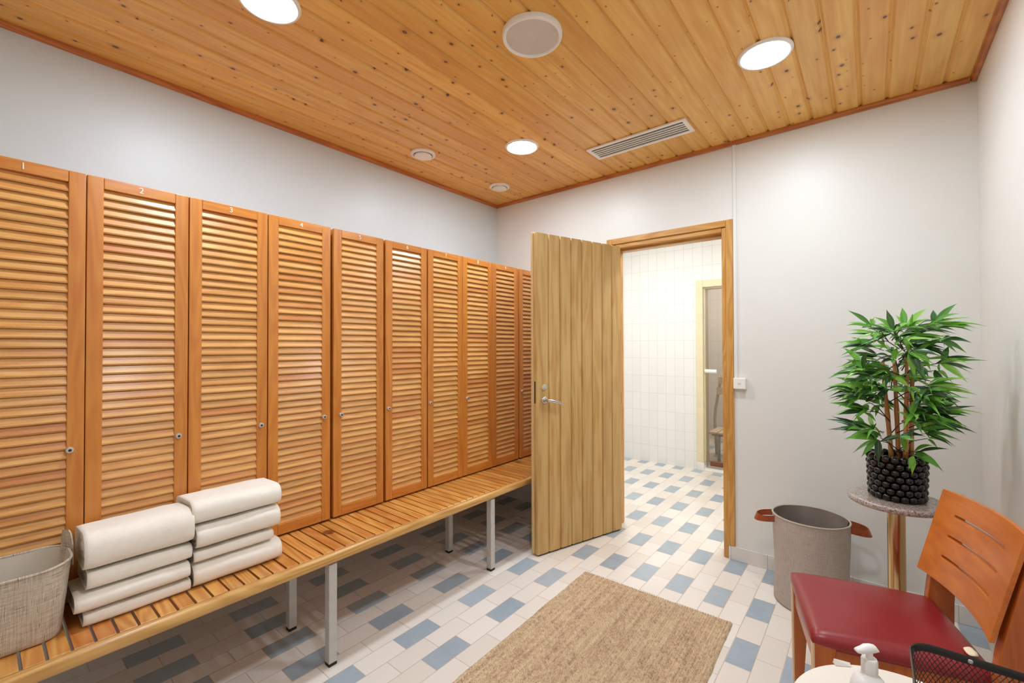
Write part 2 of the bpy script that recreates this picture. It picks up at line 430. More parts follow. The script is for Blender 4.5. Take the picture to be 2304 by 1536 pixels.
# ---- wet room beyond the doorway
bm = bmesh.new()
GX0, GX1, GZ = -1.460, -.55, 2.03
box(bm, (XL-.12, WY1, 0), (GX0, SY0, CZ)); box(bm, (GX1, WY1, 0), (XR+.12, SY0, CZ)); box(bm, (GX0, WY1, GZ), (GX1, SY0, CZ))
struct('wall_far', bm, M['tilex'], 'white tiled wall seen through the open doorway', 'wall')
bm = bmesh.new(); box(bm, (XL-.12, WY0, 0), (XL, WY1, CZ))
struct('wall_far_left', bm, M['tiley'], 'white tiled side wall of the room beyond the doorway', 'wall')
bm = bmesh.new(); box(bm, (XR, WY0, 0), (XR+.12, WY1, CZ))
struct('wall_far_right', bm, M['tiley'], 'white tiled right-hand wall of the room beyond the doorway', 'wall')
bm = bmesh.new(); box(bm, (XL-.12, WY0, CZ), (XR+.12, SY1+.12, CZ+.1))
struct('ceiling_far', bm, M['white'], 'white ceiling of the room beyond the doorway', 'ceiling')
# ---- room behind the glass door
bm = bmesh.new(); box(bm, (XL-.12, SY1, 0), (XR+.12, SY1+.12, CZ))
struct('wall_rear', bm, M['tilex'], 'tiled wall seen dimly through the glass door', 'wall')
bm = bmesh.new(); box(bm, (-2.0, SY0, 0), (-1.9, SY1, CZ))
struct('wall_rear_left', bm, M['tiley'], 'tiled left wall of the dim room behind the glass door', 'wall')
bm = bmesh.new(); box(bm, (-.1, SY0, 0), (0, SY1, CZ))
struct('wall_rear_right', bm, M['tiley'], 'tiled right wall of the dim room behind the glass door', 'wall')

# ------------------------------------------------------------------ doors
d1 = thing('door_1', (-1.44, YB, 0), 'open vertical-board pine door in its varnished frame beside the lockers', 'door', kind='structure')
bm = bmesh.new()
# outer face of the frame, then a second step set back, then the jamb
box(bm, (FX1-.042, YB-.014, .086), (FX1, YB+.02, FZ))              # right face
box(bm, (FX1-.068, YB-.002, 0), (FX1-.040, YB+.128, FZ-.044))       # right jamb
box(bm, (FX1-.080, YB+.050, 0), (FX1-.060, YB+.128, FZ-.060))       # right stop
box(bm, (FX0, YB-.014, 0), (FX0+.042, YB+.02, FZ))                  # left
box(bm, (FX0+.040, YB-.002, 0), (FX0+.068, YB+.128, FZ-.044))
fr = obj('door_frame', bm, M['frame'], d1, bevel=.004)
bm = bmesh.new()
box(bm, (FX0+.042, YB-.0135, FZ-.042), (FX1-.042, YB+.02, FZ))
box(bm, (FX0+.068, YB-.002, FZ-.072), (FX1-.068, YB+.128, FZ-.040))
box(bm, (FX0+.068, YB+.050, FZ-.086), (FX1-.080, YB+.128, FZ-.066))
hd = obj('frame_head', bm, M['framex'], fr, bevel=.004)

P0 = Vector((-1.403, 2.972, 0)); P1 = Vector((-1.637, 2.250, 0))
e = (P1-P0); L = e.length; e.normalize(); nrm = Vector((-e.y, e.x, 0))      # nrm points to +x side?
if nrm.x < 0: nrm = -nrm
def leafpt(a, b, z): return P0+e*a+nrm*b+Vector((0, 0, z))
def leafbox(bm, a0, a1, b0, b1, z0, z1):
    hexa(bm, [leafpt(a0,b0,z0), leafpt(a1,b0,z0), leafpt(a1,b1,z0), leafpt(a0,b1,z0), leafpt(a0,b0,z1), leafpt(a1,b0,z1), leafpt(a1,b1,z1), leafpt(a0,b1,z1)])
bm = bmesh.new(); leafbox(bm, 0, L, -.034, -.009, .012, 2.052)
leaf = obj('door_leaf', bm, M['door'], d1, bevel=.002)
bm = bmesh.new(); nb = 8
for i in range(nb):
    a0, a1 = L*i/nb, L*(i+1)/nb; g = .0075
    sec = [(a0, -.0095), (a1, -.0095), (a1, -.0088), (a1-.0022, -.0088), (a1-g, 0), (a0+g, 0), (a0+.0022, -.0088), (a0, -.0088)]
    ring_loft(bm, [[leafpt(a, b, .012) for a, b in sec], [leafpt(a, b, 2.052) for a, b in sec]])
obj('door_boards', bm, M['door'], leaf)
bm = bmesh.new(); leafbox(bm, -.018, L+.010, -.050, -.033, .014, 2.060)
o = obj('door_back_panel', bm, M['door_edge'], leaf, bevel=.002); o['label'] = 'paler overlapping rebate edge'
bm = bmesh.new(); leafbox(bm, L-.002, L+.0006, -.026, -.014, .965, 1.105); obj('latch_plate', bm, M['dark'], leaf)
bm = bmesh.new(); leafbox(bm, .02, L-.02, -.036, -.010, .002, .0125); obj('bottom_seal', bm, M['rubber'], leaf)
# lock cylinder and lever handle on the visible face
def rosette(bm, a, z, r, h):
    rings = []
    for rr, hh in ((r, 0), (r, h*.6), (r*.85, h), (r*.3, h)):
        rings.append([leafpt(a+rr*math.cos(2*PI*i/24), hh, z+rr*math.sin(2*PI*i/24)) for i in range(24)])
    ring_loft(bm, rings)
bm = bmesh.new(); rosette(bm, L-.058, 1.066, .019, .008); rosette(bm, L-.058, 1.062, .010, .014)
lc = obj('lock_cylinder', bm, M['steel'], leaf, smooth=True, angle=35)
bm = bmesh.new(); rosette(bm, L-.058, .985, .022, .009)
tube(bm, [leafpt(L-.058, .006, .985), leafpt(L-.058, .045, .985)], .009, 12)
tube(bm, [leafpt(L-.050, .045, .986), leafpt(L-.075, .047, .984), leafpt(L-.13, .047, .972), leafpt(L-.172, .046, .955)], [.010, .010, .0095, .007], 12)
obj('door_handle', bm, M['chrome'], leaf, smooth=True, angle=50)
bm = bmesh.new()
for z in (.25, .95, 1.4, 1.86):
    tube(bm, [leafpt(-.010, -.020, z-.04), leafpt(-.010, -.020, z+.04)], .007, 10)
obj('hinge', bm, M['brass'], leaf, smooth=True, angle=50)

# glass door in the far wall
d2 = thing('door_2', (-1.0, WY1, 0), 'tinted glass door in a pale yellow frame, seen through the open doorway', 'door', kind='structure')
bm = bmesh.new()
box(bm, (GX0, WY1-.012, .085), (GX0+.070, SY0, GZ)); box(bm, (GX1-.07, WY1-.012, .085), (GX1, SY0, GZ)); box(bm, (GX0+.07, WY1-.012, GZ-.075), (GX1-.07, SY0, GZ))
box(bm, (GX0+.07, WY1+.015, .085), (GX0+.082, SY0, GZ-.075)); box(bm, (GX0+.082, WY1+.015, GZ-.087), (GX1-.07, SY0, GZ-.075))
obj('door_frame', bm, M['paleframe'], d2, bevel=.003)
bm = bmesh.new(); box(bm, (GX0, WY1-.014, 0), (GX0+.075, SY0, .085)); box(bm, (GX1-.075, WY1-.014, 0), (GX1, SY0, .085)); box(bm, (GX0+.075, WY1-.01, 0), (GX1-.075, SY0, .022))
o = obj('door_sill', bm, M['white'], d2, bevel=.003); o['label'] = 'white tiled sill'
bm = bmesh.new(); box(bm, (GX0+.086, WY1+.03, .030), (GX1-.075, WY1+.038, GZ-.09))
gp = obj('glass_pane', bm, M['glass'], d2)
bm = bmesh.new(); tube(bm, [(GX0+.085, WY1+.012, 1.060), (GX0+.20, WY1+.012, 1.058)], .021, 14)
box(bm, (GX0+.088, WY1+.012, 1.045), (GX0+.12, WY1+.03, 1.075))
o = obj('door_handle', bm, M['white'], d2, smooth=True, angle=50)

# slatted shower chair behind the glass
sc = thing('shower_chair', (-1.25, 5.60, 0), 'white metal chair with beige slats behind the tinted glass door', 'chair')
for fx in (-1.36, -1.00):
    bm = bmesh.new(); tube(bm, [(fx, 5.41, 0), (fx, 5.41, .312)], .016, 10); obj('leg', bm, M['leg'], sc, smooth=True)
for fx, lean in ((-1.505, 1), (-1.02, 1)):
    bm = bmesh.new(); tube(bm, [(fx+.02, 5.80, 0), (fx+.008, 5.80, .25), (fx, 5.80, .42), (fx+.012, 5.80, .56), (fx+.045, 5.80, .76), (fx+.085, 5.80, .965)], .017, 10); obj('back_post', bm, M['leg'], sc, smooth=True)
bm = bmesh.new()
tube(bm, [(-1.43, 5.42, .300), (-1.0, 5.42, .300), (-1.0, 5.79, .300), (-1.49, 5.79, .300), (-1.43, 5.42, .300)], .012, 8); obj('seat_frame', bm, M['leg'], sc, smooth=True)
bm = bmesh.new()
for k in range(5): box(bm, (-1.47+k*.098, 5.39, .312), (-1.47+k*.098+.086, 5.80, .334))
obj('seat', bm, M['cream'], sc, bevel=.003)
bm = bmesh.new()
for z, xo in ((.735, -1.475), (.865, -1.455)): box(bm, (xo, 5.765, z), (-.95, 5.783, z+.085))
obj('backrest', bm, M['cream'], sc, bevel=.003)
# brown timber block low behind the glass
bm = bmesh.new(); box(bm, (-1.385, 5.14, 0), (-1.05, 5.20, .055))
tag(obj('wooden_batten', bm, M['trimx'], bevel=.004), 'brown wooden batten on the floor behind the glass door', 'batten')

# ------------------------------------------------------------------ ceiling fittings
LAMPS = [(-1.710, .680), (-.347, 2.175), (-1.712, 2.200)]
LAB = ['round downlight above the towels, cut by the top edge of the photo', 'round lit downlight nearest the bamboo plant', 'round lit downlight between the two small vents and the slot grille']
for i, (lx, ly) in enumerate(LAMPS):
    t = thing('ceiling_light', (lx, ly, CZ), LAB[i], 'ceiling light', 'round downlights in the pine ceiling')
    bm = bmesh.new(); lathe(bm, (lx, ly, CZ), [(.004, -.0015), (.088, -.0015), (.090, -.009), (.103, -.009), (.108, -.0005), (.108, .0)], 64, True, False)
    obj('trim_ring', bm, M['white'], t, smooth=True)
    bm = bmesh.new(); lathe(bm, (lx, ly, CZ), [(.0885, -.0045), (.0885, -.0065), (.080, -.0078), (.004, -.0082)], 64)
    obj('diffuser', bm, M['lampglow'], t)

t = thing('ceiling_speaker', (-1.060, 1.432, CZ), 'large round grey-faced speaker set in the pine ceiling', 'speaker')
bm = bmesh.new(); lathe(bm, (-1.060, 1.432, CZ), [(.106, -.012), (.110, -.020), (.117, -.020), (.123, -.012), (.123, 0), (.106, 0)], 72, False, False)
obj('rim', bm, M['white'], t, smooth=True, angle=40)
bm = bmesh.new(); lathe(bm, (-1.060, 1.432, CZ), [(.107, -.001), (.107, -.013)], 72)
for k in range(-20, 21):      # fine ribs of the grille, inside the same mesh
    xx = k*.005; h = math.sqrt(max(0, .105**2-xx*xx))
    d = Vector((math.cos(.69), math.sin(.69), 0)); q = Vector((-d.y, d.x, 0)); c = Vector((-1.060, 1.432, CZ-.0135))
    a = c+d*xx-q*h; b = c+d*xx+q*h; wv = d*.0013
    hexa(bm, [a-wv, b-wv, b+wv, a+wv, a-wv+Vector((0,0,.002)), b-wv+Vector((0,0,.002)), b+wv+Vector((0,0,.002)), a+wv+Vector((0,0,.002))])
obj('grille', bm, M['spk'], t)

VL = ['small round white valve nearer the lockers, left of the downlight', 'small round white valve nearest the room corner']
for i, (vx, vy) in enumerate([(-2.274, 1.862), (-2.274, 2.632)]):
    t = thing('air_valve', (vx, vy, CZ), VL[i], 'vent', 'round air valves in the pine ceiling')
    bm = bmesh.new(); lathe(bm, (vx, vy, CZ), [(.058, -.004), (.062, -.016), (.072, -.018), (.082, -.010), (.083, 0), (.058, 0)], 56, False, False)
    obj('ring', bm, M['white'], t, smooth=True)
    bm = bmesh.new(); lathe(bm, (vx, vy, CZ), [(.030, 0), (.030, -.012), (.056, -.016), (.054, -.026), (.040, -.032), (.01, -.034)], 48)
    obj('disc', bm, M['white'], t, smooth=True, angle=50)
    bm = bmesh.new(); lathe(bm, (vx, vy, CZ), [(.059, -.001), (.059, -.004)], 40); obj('throat', bm, M['dark'], t)

t = thing('slot_grille', (-1.104, 2.585, CZ), 'long white slotted ventilation grille near the back wall', 'vent')
gx0, gx1, gy0, gy1 = -1.418, -.790, 2.495, 2.675
bm = bmesh.new(); bw_ = .024; z0, z1 = CZ-.011, CZ
box(bm, (gx0, gy0, z0), (gx1, gy0+bw_, z1)); box(bm, (gx0, gy1-bw_, z0), (gx1, gy1, z1))
box(bm, (gx0, gy0+bw_, z0), (gx0+bw_, gy1-bw_, z1)); box(bm, (gx1-bw_, gy0+bw_, z0), (gx1, gy1-bw_, z1))
obj('frame', bm, M['white'], t, bevel=.003)
bm = bmesh.new()
ns = 5
for k in range(1, ns):
    yy = gy0+bw_+(gy1-gy0-2*bw_)*k/ns
    hexa(bm, [(gx0+bw_, yy-.005, CZ-.009), (gx1-bw_, yy-.005, CZ-.009), (gx1-bw_, yy+.005, CZ-.009), (gx0+bw_, yy+.005, CZ-.009),
              (gx0+bw_, yy-.003, CZ-.0005), (gx1-bw_, yy-.003, CZ-.0005), (gx1-bw_, yy+.003, CZ-.0005), (gx0+bw_, yy+.003, CZ-.0005)])
obj('slats', bm, M['white'], t)
bm = bmesh.new(); box(bm, (gx0+bw_, gy0+bw_, CZ-.002), (gx1-bw_, gy1-bw_, CZ-.0002)); obj('backing', bm, M['dark'], t)

# conduit and switch
bm = bmesh.new(); prism = [(-.661, YB), (-.661, YB-.009), (-.659, YB-.011), (-.643, YB-.011), (-.641, YB-.009), (-.641, YB)]
ring_loft(bm, [[(a, b, 1.128) for a, b in prism], [(a, b, CZ-.022) for a, b in prism]])
tag(obj('cable_trunking', bm, M['wallback']), 'slim white cable trunking running from ceiling moulding down to the switch', 'cable trunking')
t = thing('wall_switch', (-.627, YB, 1.095), 'small white switch box beside the door frame', 'switch')
bm = bmesh.new(); box(bm, (-.661, YB-.034, 1.062), (-.592, YB, 1.130)); obj('housing', bm, M['white'], t, bevel=.005)
bm = bmesh.new(); box(bm, (-.636, YB-.0355, 1.091), (-.618, YB-.033, 1.101)); obj('indicator', bm, M['spk'], t)

# ------------------------------------------------------------------ lockers
FXP = -2.080      # front plane of the doors
LZ0, LZ1 = .477, 1.923
W2 = .1453
ORD = ['first', 'second', 'third', 'fourth', 'fifth', 'sixth', 'seventh', 'eighth', 'ninth', 'tenth']
LC = [.094, .3865, .680, .975, 1.282, 1.5875, 1.887, 2.1795, 2.473, 2.785]
LOCK = [.110, .1155, .119, .112, -.106, -.128, -.1275, -.106, None, -.122]
LLAB = ['louvred orange locker numbered 1, behind the woven basket at the left edge', 'louvred orange locker numbered 2, behind the nearer towel stack',
        'louvred orange locker numbered 3, behind the taller towel stack', 'louvred orange locker numbered 4, just right of the towels',
        'louvred orange locker numbered 5, lock on its left stile, wide gap before it', 'louvred orange locker, sixth from the left',
        'louvred orange locker, seventh from the left', 'louvred orange locker, third from the open door', 'louvred orange locker, second from the open door, with no lock',
        'louvred orange locker partly hidden by the open door']
def digit(n, y, parent):
    cu = bpy.data.curves.new('digit', 'FONT'); cu.body = str(n); cu.size = .030; cu.extrude = .0004; cu.align_x = 'CENTER'; cu.align_y = 'CENTER'
    tmp = bpy.data.objects.new('tmp', cu); COL.objects.link(tmp)
    bpy.context.view_layer.update()
    me = bpy.data.meshes.new_from_object(tmp.evaluated_get(bpy.context.evaluated_depsgraph_get()))
    bpy.data.objects.remove(tmp); bpy.data.curves.remove(cu)
    # text lies in XY: turn it to face +x, reading along +y
    R = Matrix(((0, 0, 1, 0), (1, 0, 0, 0), (0, 1, 0, 0), (0, 0, 0, 1)))
    off = Vector((FXP+.0006, y, 1.9035)); p = parent
    while p is not None: off = off-p.location; p = p.parent
    me.transform(Matrix.Translation(off) @ R)
    me.materials.clear(); me.materials.append(M['digit'])
    o = bpy.data.objects.new('number', me); COL.objects.link(o); o.parent = parent
    return o
def build_locker(yc):
    root = thing('locker', (FXP, yc, LZ0), LLAB[0], 'locker', 'louvred lockers along the left wall')
    y0, y1 = yc-.1445, yc+.1445
    bm = bmesh.new(); xb = XL+.001; xf = FXP-.024
    box(bm, (xb, y0, LZ0), (xf, y0+.014, LZ1-.002)); box(bm, (xb, y1-.014, LZ0), (xf, y1, LZ1-.002))
    box(bm, (xb, y0+.014, LZ0), (xf, y1-.014, LZ0+.014)); box(bm, (xb, y0+.014, LZ1-.016), (xf, y1-.014, LZ1-.002)); box(bm, (xb, y0+.014, LZ0+.014), (xb+.01, y1-.014, LZ1-.016))
    obj('carcass', bm, M['locker'], root)
    bm = bmesh.new(); xd = FXP-.022; s = .0433
    box(bm, (xd, yc-W2, LZ0), (FXP, yc-W2+s, LZ1)); box(bm, (xd, yc+W2-s, LZ0), (FXP, yc+W2, LZ1))
    d = obj('door', bm, M['locker'], root, bevel=.003)
    for ra, rb in ((LZ0, LZ0+.047), (LZ1-.039, LZ1)):
        bm = bmesh.new(); box(bm, (xd, yc-W2+s, ra), (FXP-.0004, yc+W2-s, rb)); obj('door_rail', bm, M['lockery'], d, bevel=.002)
    bm = bmesh.new(); n = 44; za, zb = LZ0+.047, LZ1-.039; p = (zb-za)/n
    for k in range(n):
        z = za+k*p
        # lower front edge to upper back edge
        sec = [(FXP-.003, z-.001), (FXP-.0015, z+.004), (FXP-.0135, z+p+.0055), (FXP-.018, z+p+.003)]
        if k == n-1: sec = [(FXP-.003, z-.001), (FXP-.0015, z+.004), (FXP-.0128, z+p), (FXP-.018, z+p)]
        prism_y(bm, sec, yc-W2+s-.001, yc+W2-s+.001)
    obj('louvers', bm, M['louver'], d)
    bm = bmesh.new(); lathe(bm, (FXP, yc+.112, .985), [(.0105, -.001), (.0105, .007), (.009, .010), (.006, .0105)], 20, axis='x')
    lk = obj('lock', bm, M['steel'], d, smooth=True, angle=40)
    bm = bmesh.new(); lathe(bm, (FXP, yc+.112, .985), [(.0045, .009), (.0045, .0112)], 12, axis='x'); obj('keyhole', bm, M['dark'], lk)
    return root
proto = build_locker(LC[0])
def copy_tree(o, parent=None, skip=()):
    c = o.copy(); COL.objects.link(c)
    if parent is not None: c.parent = parent
    for ch in list(o.children):
        if ch.name.split('.')[0] in skip: continue
        copy_tree(ch, c, skip)
    return c
roots = [proto]
for i in range(1, 10):
    r = copy_tree(proto, None, ('lock',) if LOCK[i] is None else ())
    r.location.y = LC[i]; r['label'] = LLAB[i]; roots.append(r)
for i, r in enumerate(roots):
    dr = [c for c in r.children if c.name.split('.')[0] == 'door'][0]
    for c in dr.children:
        if c.name.split('.')[0] == 'lock': c.location.y = LOCK[i]-.112
    digit(i+1, LC[i], dr)
# cover strip between the last locker and the back wall
bm = bmesh.new(); box(bm, (XL+.001, LC[9]+.147, LZ0), (FXP-.004, YB-.001, LZ1-.002))
tag(obj('filler_panel', bm, M['locker'], bevel=.002), 'narrow orange filler panel between the last locker and the corner', 'panel')

# ------------------------------------------------------------------ bench
BZ = .468
bench = thing('bench', (-1.94, 1.45, 0), 'long slatted orange wooden bench on grey steel legs below the lockers', 'bench')
by0, by1 = -.30, 2.955
bm = bmesh.new(); pitch = .0492; y = .085+.0035-pitch*8; k = 0
while y < by1-.01:
    a, b = y, min(y+pitch-.0075, by1)
    jit = random.uniform(-.0006, .0006)
    prism_y(bm, [(-2.175, BZ-.018), (-2.175, BZ-.002+jit), (-2.173, BZ+jit), (-1.7685, BZ+jit), (-1.7665, BZ-.002+jit), (-1.7665, BZ-.022)], a, b)
    y += pitch
obj('slats', bm, M['bench'], bench)
bm = bmesh.new()
prism_y(bm, [(-1.765, BZ-.040), (-1.765, BZ-.003), (-1.762, BZ), (-1.748, BZ), (-1.741, BZ-.003), (-1.737, BZ-.010), (-1.736, BZ-.030), (-1.739, BZ-.038), (-1.744, BZ-.040)], by0, by1)
obj('front_rail', bm, M['rail'], bench, smooth=True, angle=50)
bm = bmesh.new(); box(bm, (-1.80, by0, BZ-.048), (-1.768, by1, BZ-.023)); box(bm, (-2.172, by0, BZ-.048), (-2.135, by1, BZ-.023))
obj('stringers', bm, M['rail'], bench)
for ly in (-.05, .955, 1.955, 2.90):
    for lx in (-1.765, -2.128):
        bm = bmesh.new(); h = .018
        box(bm, (lx-h, ly-h, .012), (lx+h, ly+h, BZ-.046))
        lg = obj('leg', bm, M['leg'], bench, bevel=.003)
        bm = bmesh.new(); box(bm, (lx-h+.001, ly-h+.001, 0), (lx+h-.001, ly+h-.001, .012)); obj('foot_cap', bm, M['rubber'], lg)

# ------------------------------------------------------------------ towels
def towel(xf, xb, y0, y1, z0, h, label, roll=0, tilt=0, seed=0, skew=0):
    """folded white towel: rounded front fold, layered ends"""
    bm = bmesh.new(); n = 44
    sec = []
    rz = h/2; rx = min(.06, rz*1.25)
    for i in range(n):
        a = 2*PI*i/n
        ca, sa = math.cos(a), math.sin(a)
        ex = abs(ca)**.85*(1 if ca > 0 else -1); ez = abs(sa)**.72*(1 if sa > 0 else -1)
        cx = (xf-rx) if ca > 0 else (xb+rx*.7)
        sec.append((cx+ex*(rx if ca > 0 else rx*.7), z0+rz+ez*rz, ca))
    cxm = (xf+xb)/2; zc = z0+rz
    ny = 26; rings = []
    def pt(x, y, z, amp=1):
        nz = mnoise.noise(Vector((x*9+seed*3.1, y*7, z*11+seed)))*.006*amp
        nz2 = mnoise.noise(Vector((x*30+seed, y*22, z*30)))*.0018*amp
        up = max(0, (z-z0)/h)
        back = max(0, min(1, ((xf-.06)-x)/.14)); dz = (nz*.8+nz2)*min(1, up*1.6)-.0045*up-back*.010*up*(h/.1)
        return (x+nz*.9, y+skew*(z-z0), z+min(dz, .0015))
    # left end: spiral dents, then the tube, then right end
    def ring(y, s, dy=0):
        return [pt(cxm+(x-cxm)*s if s < 1 else x, y+dy, zc+(z-zc)*s) for x, z, c in sec]
    ends = [(.05, .010), (.18, .004), (.30, .011), (.44, .004), (.58, .011), (.72, .003), (.84, .008), (.93, .000)]
    for s, d in ends: rings.append(ring(y0, s, d))
    for j in range(ny+1):
        u = j/ny; y = y0+(y1-y0)*u
        s = 1-.03*(1-min(1, u*14))-.03*(1-min(1, (1-u)*14))
        rings.append(ring(y, s))
    for s, d in reversed(ends): rings.append(ring(y1, s, -d))
    ring_loft(bm, rings)
    o = obj('folded_towel', bm, M['towel'], None, smooth=True)
    return tag(o, label, 'towel', 'folded white towels on the bench')
towel(-1.862, -2.060, .216, .490, BZ+.001, .045, 'folded white towel at the bottom of the stack beside the woven basket', seed=1, skew=.02)
towel(-1.855, -2.060, .196, .487, .517, .058, 'folded white towel, second from bottom, sticking out towards the woven basket', seed=2)
towel(-1.862, -2.058, .222, .492, .578, .056, 'folded white towel just below the top one, stack beside the basket', seed=3, skew=.05)
towel(-1.850, -2.062, .216, .497, .637, .122, 'thick folded towel on top of the stack beside the basket', seed=4)
towel(-1.858, -2.058, .497, .798, BZ+.001, .082, 'folded white towel at the bottom of the stack further from the basket', seed=5)
towel(-1.868, -2.060, .500, .770, .554, .045, 'folded white towel, second from bottom in the stack further from the basket', seed=6)
towel(-1.856, -2.058, .505, .790, .602, .086, 'folded white towel just below the top one in the stack further from the basket', seed=7)
towel(-1.858, -2.068, .492, .795, .691, .086, 'folded towel on top of the taller stack further from the basket', seed=8)

# ------------------------------------------------------------------ woven basket at the left
def uv_cyl(o, su=1., sv=1.):
    me = o.data; uv = me.uv_layers.new(name='UVMap')
    for poly in me.polygons:
        nrm = poly.normal
        for li in poly.loop_indices:
            co = me.vertices[me.loops[li].vertex_index].co
            a = co.y if abs(nrm.x) > abs(nrm.y) else co.x
            uv.data[li].uv = (a*su, co.z*sv)
def rrect(cx, cy, hx, hy, r, z, n=8):
    pts = []
    for qx, qy, a0 in ((1, 1, 0), (-1, 1, 90), (-1, -1, 180), (1, -1, 270)):
        for i in range(n+1):
            a = math.radians(a0+90*i/n)
            pts.append((cx+qx*(hx-r)+r*math.cos(a), cy+qy*(hy-r)+r*math.sin(a), z))
    return pts
wb = thing('woven_basket', (-1.965, .02, BZ), 'grey-beige woven fabric basket on the bench, cut by the left edge', 'basket')
bm = bmesh.new(); rings = []
H_ = .212
def brim(u, z): return z
for u in [0, .02]+[i/10 for i in range(1, 11)]:
    hx = .090+.022*u; hy = .168+.022*u
    r = .05+.025*u
    rg = rrect(-1.958, .005, hx-(.006 if u == 0 else 0), hy-(.006 if u == 0 else 0), r, BZ+.0005+H_*u)
    rings.append([(x+mnoise.noise(Vector((y*6, z*9, 2)))*.004*min(1, u*4), y, z+.006*((y-.005)/.19)**2*u) for x, y, z in rg])
ring_loft(bm, rings, True, True, False)
o = obj('basket_body', bm, M['basketweave'], wb, smooth=True, angle=60); uv_cyl(o)
bm = bmesh.new(); rin = []
for k, u in enumerate([1, .985, .8, .5, .2, .06]):
    hx = .090+.022*u-.004; hy = .168+.022*u-.004; r = .05+.025*u
    rin.append([(x, y, z+.006*((y-.005)/.19)**2*u) for x, y, z in rrect(-1.958, .005, hx, hy, r, BZ+.0005+H_*u)])
ring_loft(bm, rin, True, False, True)
obj('basket_liner', bm, M['liner'], wb, smooth=True)
bm = bmesh.new(); tube(bm, rings[-1]+rings[-1][:1], .0042, 6); o = obj('rim_binding', bm, M['basketweave'], wb, smooth=True); uv_cyl(o)
bm = bmesh.new()     # strap loop standing on the right end
hp = [(-2.010, .184, .640), (-2.012, .188, .700), (-2.012, .190, .735), (-2.004, .190, .745), (-1.994, .194, .735), (-1.984, .198, .700), (-1.976, .197, .640)]
ringsH = []
for i, p in enumerate(hp):
    p = Vector(p); w = Vector((.022, .010, 0)).normalized()*.0135
    n_ = Vector((.3, -.95, 0))*.0018
    ringsH.append([p-w-n_, p+w-n_, p+w+n_, p-w+n_])
ring_loft(bm, ringsH); o = obj('handle', bm, M['basketweave'], wb, smooth=True, angle=40); uv_cyl(o)

# ------------------------------------------------------------------ jute rug
bm = bmesh.new()
rx0, rx1, ry0, ry1 = -.3955, .3955, -.79, .65
nx, ny = 390, 420
V = []
for j in range(ny+1):
    row = []
    for i in range(nx+1):
        u, w = i/nx, j/ny
        x = rx0+(rx1-rx0)*u; y = ry0+(ry1-ry0)*w
        pr = x/.0122; rr = abs(math.sin(PI*pr))
        br = .5+.5*math.sin(2*PI*(y/.0165+.5*math.floor(pr)))
        edge = min(u, 1-u)*.79; edge2 = min(w, 1-w)*1.44
        h = .006+.0085*rr**.7*(.55+.45*br)+.0012*mnoise.noise(Vector((x*60, y*60, 0)))
        if min(edge, edge2) < .004: h = .001
        wob = .004*mnoise.noise(Vector((x*14, y*14, 3.)))+.0016*mnoise.noise(Vector((x*150, y*150, 7.)))
        ex = wob if edge < .05 else wob*.3
        row.append(bm.verts.new((x+ex, y+(.004*mnoise.noise(Vector((x*9, 3, y*9))) if edge2 < .1 else 0), h)))
    V.append(row)
for j in range(ny):
    for i in range(nx): bm.faces.new((V[j][i], V[j][i+1], V[j+1][i+1], V[j+1][i]))
lo = [[bm.verts.new((rx0+(rx1-rx0)*u, ry0+(ry1-ry0)*w, .0004)) for u in (0, 1)] for w in (0, 1)]
bm.faces.new((lo[0][0], lo[1][0], lo[1][1], lo[0][1]))
rug = obj('jute_rug', bm, M['jute'], None, smooth=True)
rug.location = (-.905, 1.640, .0); rug.rotation_euler = (0, 0, math.radians(1.2))
tag(rug, 'braided natural jute rug lying on the tiled floor', 'rug')

# ------------------------------------------------------------------ laundry hamper
HX, HY = -.252, 2.735
hm = thing('laundry_hamper', (HX, HY, 0), 'grey linen laundry hamper with tan leather handles by the back wall', 'hamper')
bm = bmesh.new(); rings = []; n = 64
def hring(z, r, seed=0, amp=1):
    out = []
    for i in range(n):
        a = 2*PI*i/n
        d = mnoise.noise(Vector((math.cos(a)*2, math.sin(a)*2, z*7)))*.006*amp
        out.append((HX+(r+d)*math.cos(a)*1.02, HY+(r+d)*math.sin(a)*.98, z))
    return out
HZ = .446
for u in (0, .01, .05, .15, .3, .45, .6, .75, .88, .97, 1.):
    rings.append(hring(.001+HZ*u, .162-.004*math.sin(u*PI)+(.003*u) - (.006 if u == 0 else 0), amp=min(1, u*3)*(1-u*.6)))
ring_loft(bm, rings, True, True, False)
o = obj('hamper_body', bm, M['hamperweave'], hm, smooth=True, angle=60)
me = o.data; uvl = me.uv_layers.new(name='UVMap')
for poly in me.polygons:
    for li in poly.loop_indices:
        co = me.vertices[me.loops[li].vertex_index].co
        uvl.data[li].uv = (math.atan2(co.y, co.x)*.16, co.z)
bm = bmesh.new(); rin = []
for u in (1., .97, .8, .6, .4, .2, .05): rin.append(hring(.004+HZ*u, .1605-.006-.006*(1-u), amp=1.2+(1-u)*2))
ring_loft(bm, rin, True, False, True); obj('hamper_liner', bm, M['hliner'], hm, smooth=True)
bm = bmesh.new(); rg = hring(HZ+.001, .1635, amp=.4); tube(bm, rg+rg[:2], .0048, 8); obj('rim_piping', bm, M['hrim'], hm, smooth=True)
